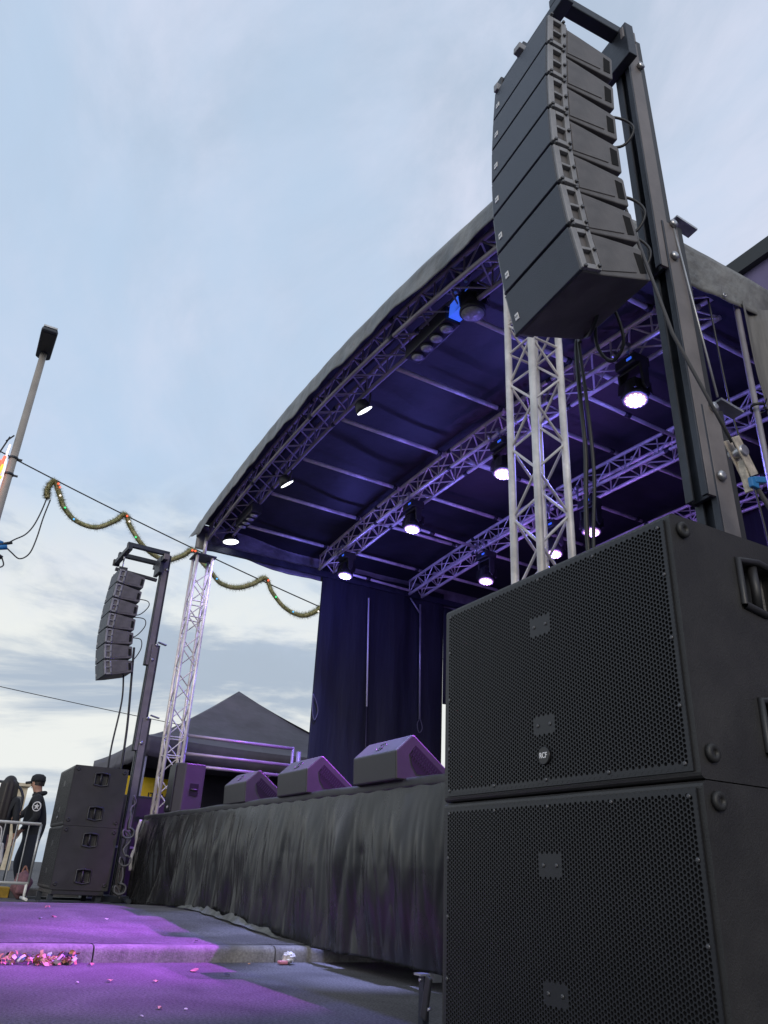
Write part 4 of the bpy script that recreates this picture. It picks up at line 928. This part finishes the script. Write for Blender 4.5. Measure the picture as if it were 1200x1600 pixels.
line('power_line', sag((-30, -8, 6.9), (-30, 20, 4.9), 0.3), 0.014, 'cable', 'thin lower wire crossing the sky left of the far bass stack', 'wire')
G1 = [(0.60, 6.50), (0.57, 6.68), (0.65, 6.86), (0.80, 6.60), (0.93, 6.38), (1.18, 6.19), (1.53, 6.16), (1.83, 6.37), (1.99, 6.55), (2.12, 6.34), (2.38, 6.05), (2.65, 5.88), (2.92, 5.84), (3.18, 5.99), (3.37, 6.16), (3.55, 5.98), (3.80, 5.78), (4.01, 5.61), (4.34, 5.59), (4.66, 5.74), (4.91, 5.92), (5.08, 5.66), (5.39, 5.39), (5.75, 5.30), (6.03, 5.42), (6.25, 5.64)]
gt = thing('garland', 'gold green tinsel garland with coloured bulbs swagged along the overhead wire', 'garland', (-14, 2.0, 6.3))
gp = spline([(-14, a, b) for a, b in G1], 14)
m = MB(); rg = random.Random(11)
m.tube(gp, 0.045, 6)
for i, p in enumerate(gp):
    d = (gp[min(i+1, len(gp)-1)]-gp[max(i-1, 0)]).normalized()
    for k in range(34):
        a = rg.uniform(0, 6.28); o = d.orthogonal().normalized(); o = (Matrix.Rotation(a, 3, d) @ o); q = p+d*rg.uniform(-0.03, 0.03)
        l = rg.uniform(0.06, 0.115); s = d.cross(o)*0.007; tip = q+o*l+d*rg.uniform(-0.04, 0.04)
        m._f([m.bm.verts.new(q+s), m.bm.verts.new(q-s), m.bm.verts.new(tip)])
m.build('tinsel', 'tinsel', gt, world=True, fixn=False)
for i, (a, b, c) in enumerate(((0.72, 6.80, 'red'), (0.76, 6.74, 'red'), (0.80, 6.58, 'white'), (0.93, 6.37, 'green'), (1.12, 6.19, 'blue'), (2.02, 6.50, 'red'), (2.08, 6.40, 'white'), (2.25, 6.12, 'green'), (3.34, 6.12, 'red'), (3.40, 6.12, 'red'), (3.90, 5.66, 'blue'), (3.66, 5.9, 'green'), (4.95, 5.86, 'red'), (5.15, 5.55, 'green'), (5.55, 5.32, 'blue'), (6.1, 5.44, 'white'))):
    m = MB(); bmesh.ops.create_icosphere(m.bm, subdivisions=2, radius=0.018, matrix=Matrix.Translation((-13.93, a, b))); m.build('bulb', 'bulb '+c, gt, world=True)
line('feed_cable', spline([(-14, 0.60, 6.52), (-14, 0.56, 6.2), (-14, 0.50, 5.92), (-14, 0.41, 5.73), (-14, 0.27, 5.60), (-14, 0.17, 5.50)]), 0.012, 'cable', 'upper thin cable from the garland end to the blue connectors', 'cable', 'feed cables of the garland')
line('feed_cable', spline([(-14, 0.66, 6.48), (-14, 0.62, 6.1), (-14, 0.60, 5.7), (-14, 0.55, 5.40), (-14, 0.42, 5.27), (-14, 0.27, 5.35), (-14, 0.17, 5.42)]), 0.012, 'cable', 'lower looping thin cable from the garland end to the blue connectors', 'cable', 'feed cables of the garland')
t = thing('cable_connectors', 'cluster of dark and blue cable connectors at the left edge below the garland', 'connectors', (-14, 0.1, 5.4))
m = MB(); m.tube([(0, -0.12, -0.03), (0, 0.08, 0.03)], 0.045, 10); m.tube([(0, -0.1, 0.10), (0, 0.0, 0.08)], 0.035, 8); m.build('blue_plug', 'blue plastic', t)
m = MB(); m.tube([(0, -0.1, 0.02), (0, 0.14, 0.13)], 0.028, 8); m.tube([(0, -0.08, -0.12), (0, 0.05, -0.18)], 0.035, 8); m.tube([(0, -0.14, -0.2), (0, -0.12, 0.3)], 0.02, 6); m.build('black_plug', 'cable', t)
m = MB(); m.tube(spline([(0, 0.05, -0.18), (0, 0.10, -0.30), (0, 0.02, -0.36), (0, -0.2, -0.36)]), 0.012, 6); m.build('lead', 'cable', t)
t = thing('light_motif', 'red and orange rope light decoration fixed to the street lamp', 'decoration', (-13.9, -0.3, 6.3))
for k, (c, pts) in enumerate((('rope light red', [(0, 0.06, 0.75), (0, 0.02, 0.55), (0, -0.08, 0.38), (0, -0.20, 0.2)]), ('rope light orange', [(0, 0.05, 0.58), (0, 0.03, 0.40), (0, -0.02, 0.22), (0, -0.12, 0.02), (0, -0.2, -0.15)]), ('rope light orange', [(0, 0.08, 0.35), (0, 0.04, 0.2), (0, 0.0, 0.0), (0, -0.08, -0.2)]), ('rope light white', [(0, 0.08, 1.0), (0, 0.07, 0.8), (0, 0.09, 0.6), (0, 0.10, 0.3), (0, 0.06, 0.0)]), ('rope light red', [(0, 0.0, 0.65), (0, -0.06, 0.5), (0, -0.15, 0.36), (0, -0.25, 0.3)]))):
    m = MB(); m.tube(spline(pts), 0.030 if c != 'rope light white' else 0.015, 8); m.build('rope_light', c, t)
m = MB(); m.tube([(0, 0.04, 1.15), (0, -0.10, 0.6), (0, -0.35, -0.2)], 0.014, 6); m.tube([(0, 0.1, 1.2), (0, 0.0, 1.05)], 0.014, 6); m.build('frame', 'cable', t)

# ------------------------------------------------------------------ crowd barriers
t = thing('crowd_barrier', 'galvanised crowd barrier with white top rail beside the far bass stack', 'barrier', (-11.93, 0.3, 0.1))
x = -11.93; ya, yb, z0, z1 = -1.0, 1.46, 0.285, 1.0
m = MB(); m.tube([(x, ya, z1), (x, yb, z1)], 0.020, 10); m.build('top_rail', 'white paint', t, world=True)
m = MB(); m.tube([(x, ya, z0), (x, yb, z0)], 0.018, 10); m.build('bottom_rail', 'white paint', t, world=True)
for y in (ya, yb): m = MB(); m.tube([(x, y, z0), (x, y, z1)], 0.016, 8); m.build('end_post', 'galvanised', t, world=True)
for k in range(1, 17): y = ya+(yb-ya)*k/17; m = MB(); m.tube([(x, y, z0), (x, y, z1)], 0.0085, 6, False); m.build('bar', 'galvanised', t, world=True)
for y in (ya+0.05, yb-0.02): m = MB(); m.tube([(x, y, z0), (x+0.0, y, 0.11)], 0.018, 8); m.tube([(x-0.3, y, 0.11), (x+0.3, y, 0.11)], 0.018, 8); m.build('foot', 'white paint', t, world=True)
t = thing('rounded_frame', 'dark tubular frame with rounded corner behind the people at the left edge', 'frame', (-15, 0.6, 0.1))
m = MB(); m.tube(spline([(-15, -0.6, 1.72), (-15, 0.9, 1.73), (-15, 1.28, 1.70), (-15, 1.43, 1.57), (-15, 1.46, 1.3), (-15, 1.46, 0.2)]), 0.022, 8); m.build('hoop', 'mast front', t, world=True)
m = MB()
for y in (-0.3, 0.3, 0.9): m.tube([(-15, y, 0.1), (-15, y, 1.72)], 0.010, 6, False)
m.build('bars', 'galvanised', t, world=True)

# ------------------------------------------------------------------ people
def figure(name, label, chains, matfn, mats, loc, rz, sub=2):
    """one continuous skinned body: chains = list of (parent joint or None, [(name,(x,y,z),r), ...])"""
    bm = bmesh.new(); sl = bm.verts.layers.skin.verify(); J = {}; root = True
    for par_, js in chains:
        prev = J.get(par_)
        for nm, p, r in js:
            v = bm.verts.new(p); v[sl].radius = (r, r) if not isinstance(r, tuple) else r
            if root: v[sl].use_root = True; root = False
            if prev is not None: bm.edges.new((prev, v))
            J[nm] = v; prev = v
    me = bpy.data.meshes.new(name+'_rig'); bm.to_mesh(me); bm.free()
    o = bpy.data.objects.new(name+'_rig', me); COL.objects.link(o)
    o.modifiers.new('skin', 'SKIN').use_smooth_shade = True
    sb = o.modifiers.new('sub', 'SUBSURF'); sb.levels = sub; sb.render_levels = sub
    bpy.context.view_layer.update()
    dm = bpy.data.meshes.new_from_object(o.evaluated_get(bpy.context.evaluated_depsgraph_get())); bpy.data.objects.remove(o)
    dm.materials.clear()
    for m_ in mats: dm.materials.append(MATS[m_])
    for p in dm.polygons: p.material_index = matfn(p.center); p.use_smooth = True
    t = thing(name, label, 'person', loc, rz)
    b = bpy.data.objects.new('body', dm); COL.objects.link(b); b.parent = t
    return t
def hand(side, wrist, d, palm_n, pre):
    """palm and five fingers as skin chains, d = direction of fingers"""
    d = Vector(d).normalized(); n = Vector(palm_n).normalized(); s = d.cross(n); w = Vector(wrist)
    pc = w+d*0.055; ch = [(pre+'wrist', [(pre+'palm', tuple(pc), 0.026)])]
    for k, (off, l) in enumerate(((-0.028, 0.062), (-0.010, 0.072), (0.009, 0.068), (0.027, 0.052))):
        a = pc+d*0.025+s*off; ch.append((pre+'palm', [(pre+'f%da' % k, tuple(a), 0.010), (pre+'f%db' % k, tuple(a+d*l*0.5+n*0.006), 0.0085), (pre+'f%dc' % k, tuple(a+d*l+n*0.024), 0.007)]))
    a = w+d*0.03-s*0.030; ch.append((pre+'palm', [(pre+'ta', tuple(a), 0.011), (pre+'tb', tuple(a+d*0.03-s*0.018+n*0.012), 0.0085)]))
    return ch
# man: faces -y, leans a little forward
mj = [(None, [('pelvis', (0, 0.02, 0.83), (0.165, 0.14)), ('waist', (0, 0.01, 0.98), (0.165, 0.185)), ('chest', (0, -0.01, 1.20), (0.185, 0.195)), ('neckbase', (0, -0.02, 1.36), (0.09, 0.085)), ('neck', (0, -0.05, 1.42), 0.058), ('skull', (0, -0.075, 1.50), (0.070, 0.085)), ('crown', (0, -0.07, 1.58), (0.072, 0.088))]),
      ('skull', [('nose', (0, -0.165, 1.495), 0.012)]),
      ('skull', [('ear_l', (-0.075, -0.055, 1.50), 0.014)]), ('skull', [('ear_r', (0.075, -0.055, 1.50), 0.014)]),
      ('chest', [('sh_r', (0.19, -0.01, 1.29), 0.075), ('el_r', (0.27, 0.05, 1.03), 0.060), ('r_wrist', (0.26, -0.12, 0.86), 0.034)]),
      ('chest', [('sh_l', (-0.19, -0.02, 1.29), 0.075), ('el_l', (-0.22, -0.20, 1.08), 0.054), ('l_wrist', (-0.16, -0.42, 0.98), 0.030)]),
      ('pelvis', [('hip_r', (0.09, 0.04, 0.76), 0.115), ('kn_r', (0.10, 0.06, 0.43), 0.09), ('an_r', (0.10, 0.05, 0.08), 0.045), ('to_r', (0.11, -0.12, 0.035), 0.040)]),
      ('pelvis', [('hip_l', (-0.09, 0.0, 0.76), 0.115), ('kn_l', (-0.10, -0.10, 0.43), 0.09), ('an_l', (-0.10, -0.02, 0.08), 0.045), ('to_l', (-0.11, -0.19, 0.035), 0.040)])]
mj += hand('r', (0.26, -0.12, 0.86), (-0.05, -0.5, -0.85), (-1, 0, 0), 'r_') + hand('l', (-0.16, -0.42, 0.98), (0.1, -0.95, -0.3), (0, 0.3, -1), 'l_')
def mm(c):
    if c.z < 0.075: return 3
    if c.z < 0.80 and not (c.x > 0.20 and c.z > 0.6): return 1
    if c.z > 1.395: return 2
    if c.y < -0.24 and c.x < -0.05: return 2
    if c.x > 0.20 and c.z < 0.86: return 2
    return 0
man = figure('person', 'man in black hoodie and cap, white emblem on the sleeve, behind the barrier', mj, mm, ['black cotton', 'denim dark', 'skin', 'shoe'], (-13.4, 1.53, 0.10), R(-12))
m = MB(); m.lathe([(0.093, 1.545), (0.096, 1.575), (0.088, 1.625), (0.05, 1.655), (0.004, 1.662)], 22, Matrix.Translation((0, -0.068, 0)) @ Matrix.Diagonal((1, 1.12, 1, 1))); cap = m.build('cap', 'black cotton', man)
m = MB(); m.grid(lambda u, v: Vector(((u-0.5)*0.15*(1-0.35*v*v), -0.155-0.085*v, 1.556-0.018*v-0.03*(2*u-1)**2)), 10, 6); m.build('brim', 'black cotton', cap, solid=0.006)
m = MB(); m.lathe([(0.082, 1.49), (0.086, 1.55)], 20, Matrix.Translation((0, -0.055, 0)) @ Matrix.Diagonal((1, 1.05, 1, 1)), cap=False); m.build('hair', 'hair dark', man)
m = MB(); m.tube([(0.062*math.cos(a), -0.005+0.075*math.sin(a), 1.375+0.02*math.sin(a)) for a in [k*0.4 for k in range(17)]], 0.032, 8); m.build('hood', 'black cotton', man)
m = MB()
for ex in (-0.03, 0.03): m.lathe([(0.009, 0), (0.004, 0.005)], 8, Matrix.Translation((ex, -0.150, 1.525)) @ Matrix.Rotation(R(90), 4, 'X'))
m.box((0, -0.142, 1.455), (0.045, 0.01, 0.007)); m.build('eyes_and_mouth', 'hair dark', man)
m = MB(); cc = Vector((0.302, 0.02, 1.18))
m.tube([cc+Vector((0.0, 0.055*math.cos(a*0.3), 0.062*math.sin(a*0.3))) for a in range(22)], 0.008, 5)
for a in range(5): m.tube([cc, cc+Vector((0, 0.034*math.cos(a*1.257+1.57), 0.038*math.sin(a*1.257+1.57)))], 0.009, 5)
m.build('emblem', 'badge white', man)
# woman with long dark hair, back towards the camera
wj = [(None, [('pelvis', (0, 0, 0.80), (0.150, 0.115)), ('waist', (0, 0.0, 0.95), (0.125, 0.10)), ('chest', (0, 0.0, 1.13), (0.150, 0.11)), ('neckbase', (0, 0.0, 1.27), 0.075), ('neck', (0, -0.01, 1.33), 0.05), ('skull', (0, -0.03, 1.41), (0.066, 0.078)), ('crown', (0, -0.02, 1.48), (0.068, 0.08))]),
      ('skull', [('nose', (0, -0.12, 1.405), 0.011)]), ('skull', [('ear_l', (-0.07, -0.02, 1.41), 0.012)]), ('skull', [('ear_r', (0.07, -0.02, 1.41), 0.012)]),
      ('chest', [('sh_r', (0.165, 0, 1.21), 0.062), ('el_r', (0.20, 0.03, 0.97), 0.046), ('r_wrist', (0.20, -0.06, 0.78), 0.028)]),
      ('chest', [('sh_l', (-0.165, 0, 1.21), 0.062), ('el_l', (-0.21, 0.02, 0.97), 0.046), ('l_wrist', (-0.22, -0.05, 0.78), 0.028)]),
      ('pelvis', [('hip_r', (0.085, 0, 0.74), 0.092), ('kn_r', (0.09, -0.01, 0.42), 0.06), ('an_r', (0.09, 0.03, 0.08), 0.04), ('to_r', (0.10, -0.12, 0.03), 0.034)]),
      ('pelvis', [('hip_l', (-0.085, 0, 0.74), 0.092), ('kn_l', (-0.09, -0.01, 0.42), 0.06), ('an_l', (-0.09, 0.03, 0.08), 0.04), ('to_l', (-0.10, -0.12, 0.03), 0.034)])]
wj += hand('r', (0.20, -0.06, 0.78), (0, -0.3, -0.95), (-1, 0, 0), 'r_') + hand('l', (-0.22, -0.05, 0.78), (0, -0.3, -0.95), (1, 0, 0), 'l_')
def wm(c):
    if c.z < 0.07: return 3
    if c.z < 0.76 and not (abs(c.x) > 0.15 and c.z > 0.6): return 1
    if c.z > 1.30 or (abs(c.x) > 0.15 and c.z < 0.80): return 2
    return 0
wom = figure('person', 'woman in black with long dark hair seen from behind at the left edge', wj, wm, ['black cotton', 'denim dark', 'skin', 'shoe'], (-12.76, 1.02, 0.09), R(-115))
m = MB()
def hairf(u, v):
    a = -2.6+5.2*u+math.pi/2; r = 0.088+0.05*math.sin(v*2.2)+0.008*math.sin(u*40)
    if v < 0.25:
        s = v/0.25; return Vector((0.09*math.sin(s*1.57)*math.cos(a), -0.02+0.10*math.sin(s*1.57)*math.sin(a), 1.56-0.10*(1-math.cos(s*1.57))))
    s = (v-0.25)/0.75; return Vector((r*math.cos(a)*(1-0.15*s), -0.02+0.02*s+(r+0.01)*math.sin(a)*(1-0.1*s), 1.46-0.62*s))
m.grid(hairf, 30, 20); m.build('hair', 'hair dark', wom, solid=0.012)
m = MB()
for ex in (-0.026, 0.026): m.lathe([(0.008, 0), (0.004, 0.005)], 8, Matrix.Translation((ex, -0.104, 1.435)) @ Matrix.Rotation(R(90), 4, 'X'))
m.box((0, -0.102, 1.37), (0.04, 0.008, 0.006)); m.build('eyes_and_mouth', 'hair dark', wom)
# bags
t = thing('tote_bag', 'white cloth bag hanging beside the woman at the left edge', 'bag', (-12.5, 0.98, 0.42))
m = MB(); m.prism([(-0.12, 0.0), (0.12, 0.0), (0.16, 0.10), (0.13, 0.34), (-0.13, 0.34), (-0.16, 0.10)], 0, -0.05, 0.05); m.build('body', 'white cloth', t, bevel=0.03, segs=3)
m = MB(); m.tube(spline([(0, -0.08, 0.33), (0, -0.05, 0.52), (0, 0.05, 0.52), (0, 0.08, 0.33)]), 0.010, 6); m.build('strap', 'white cloth', t)
t = thing('backpack', 'dusky pink bag lying on the ground behind the barrier', 'bag', (-12.6, 1.46, 0.08))
m = MB(); bmesh.ops.create_icosphere(m.bm, subdivisions=3, radius=0.15)
for v in m.bm.verts: v.co = Vector((v.co.x*0.7, v.co.y*0.85+0.02*math.sin(v.co.z*30), v.co.z*1.15+0.17+0.02*math.sin(v.co.y*40)))
for f in m.bm.faces: f.smooth = True
m.build('body', 'pink cloth', t); m = MB(); m.box((0.10, 0, 0.12), (0.05, 0.15, 0.12)); m.build('pocket', 'pink cloth', t, bevel=0.03)
m = MB(); m.tube(spline([(0, -0.03, 0.32), (0, 0, 0.40), (0, 0.05, 0.32)]), 0.012, 6); m.build('strap', 'brick', t)
# ------------------------------------------------------------------ litter
PM = ['paper pink', 'paper orange', 'paper white', 'paper peach', 'paper blue', 'paper lime', 'leaf dark']
rg = random.Random(5)
m = MB()
for k in range(210):
    yy = min(max(rg.choice([rg.gauss(0.62, 0.12), rg.gauss(0.88, 0.06), rg.gauss(0.99, 0.035)]), 0.2), 1.06); xx = KX(yy)+0.03+abs(rg.gauss(0, 0.05)); zz = abs(rg.gauss(0, 0.016))+0.004+max(0, 0.03-0.3*(xx-KX(yy)-0.03))*rg.random()
    m.mi = rg.choice([0, 1, 1, 3, 3, 3, 0, 2, 2, 6, 6, 3, 1, 4])
    q = Euler((rg.uniform(-1.2, 1.2), rg.uniform(-1.2, 1.2), rg.uniform(0, 6.3))).to_matrix(); l, w = rg.uniform(0.010, 0.030), rg.uniform(0.005, 0.013); c = Vector((xx, yy, max(zz, 0.008)))
    P0 = [c+q @ Vector(p) for p in ((-l, -w, 0), (0, -w, 0.006), (l, -w, -0.003), (l, w, 0.004), (0, w, 0.01), (-l, w, 0))]
    for p in P0: p.z = max(p.z, 0.003)
    vs = [m.bm.verts.new(p) for p in P0]; m._f([vs[0], vs[1], vs[4], vs[5]]); m._f([vs[1], vs[2], vs[3], vs[4]])
tag(m.build('confetti_pile', PM, fixn=False), 'heap of coloured paper scraps and leaves lying in the gutter against the kerb', 'litter', kind='stuff')
def scrap(x, y, z, s, mi, label, seed):
    r2 = random.Random(seed); m = MB()
    n = 7; rim = [Vector((s*r2.uniform(0.6, 1)*math.cos(k*6.28/n), s*0.75*r2.uniform(0.6, 1)*math.sin(k*6.28/n), r2.uniform(0.0, 0.5)*s)) for k in range(n)]
    c = m.bm.verts.new((0, 0, 0.25*s)); vs = [m.bm.verts.new(p) for p in rim]
    for k in range(n): m._f([c, vs[k], vs[(k+1) % n]])
    o = m.build('paper_scrap', PM[mi], solid=0.001); o.location = (x, y, z+0.004); return tag(o, label, 'litter', 'scraps of paper on the ground')
SC = [(-5.53, 1.13, 0, 0.028, 0, 'flat pink scrap against the kerb right of the confetti heap'), (-5.20, 1.67, 0, 0.040, 0, 'large bright pink scrap in the violet light just below the kerb'),
      (-4.80, 1.09, 0, 0.028, 3, 'peach scrap on the road left of the bright pink one'), (-4.75, 1.32, 0, 0.022, 3, 'small peach scrap on the road, further right'), (-3.90, 1.12, 0, 0.022, 3, 'peach scrap low in the photo in the violet light'),
      (-3.72, 1.00, 0, 0.012, 2, 'tiny white scrap lowest on the road'), (-4.98, 1.80, 0, 0.026, 6, 'dark leaf at the shadow edge on the road'), (-4.75, 0.92, 0, 0.014, 2, 'tiny white fleck on the road left'),
      (-8.10, 1.19, dome(-8.1), 0.040, 0, 'pink scrap farthest away on the pavement'), (-7.30, 1.14, dome(-7.3), 0.035, 0, 'pink scrap in the middle of the pavement'), (-7.15, 1.02, dome(-7.15), 0.025, 2, 'pale scrap left on the pavement'),
      (-7.2, 1.53, dome(-7.2), 0.022, 2, 'pale sliver right on the pavement'), (-5.9, 1.88, dome(-5.9), 0.022, 6, 'dark leaf on the pavement above the kerb'), (-3.85, 1.22, 0, 0.012, 2, 'pale crumb beside the low peach scrap'), (-5.55, 2.15, 0, 0.016, 1, 'orange scrap at the kerb foot in the shade')]
for i, a in enumerate(SC): scrap(*a, 40+i)
t = thing('crumpled_tissue', 'crumpled white tissue with red edge at the end of the kerb by the skirt', 'litter', (-5.55, 2.43, 0.0))
m = MB(); bmesh.ops.create_icosphere(m.bm, subdivisions=3, radius=0.045)
r2 = random.Random(9)
for v in m.bm.verts: v.co *= 1+r2.uniform(-0.22, 0.22); v.co.z = v.co.z*0.8+0.04
m.build('tissue', 'paper white', t); m = MB(); m.box((0.02, -0.05, 0.015), (0.05, 0.06, 0.02)); m.build('red_edge', 'paper pink', t, bevel=0.006)
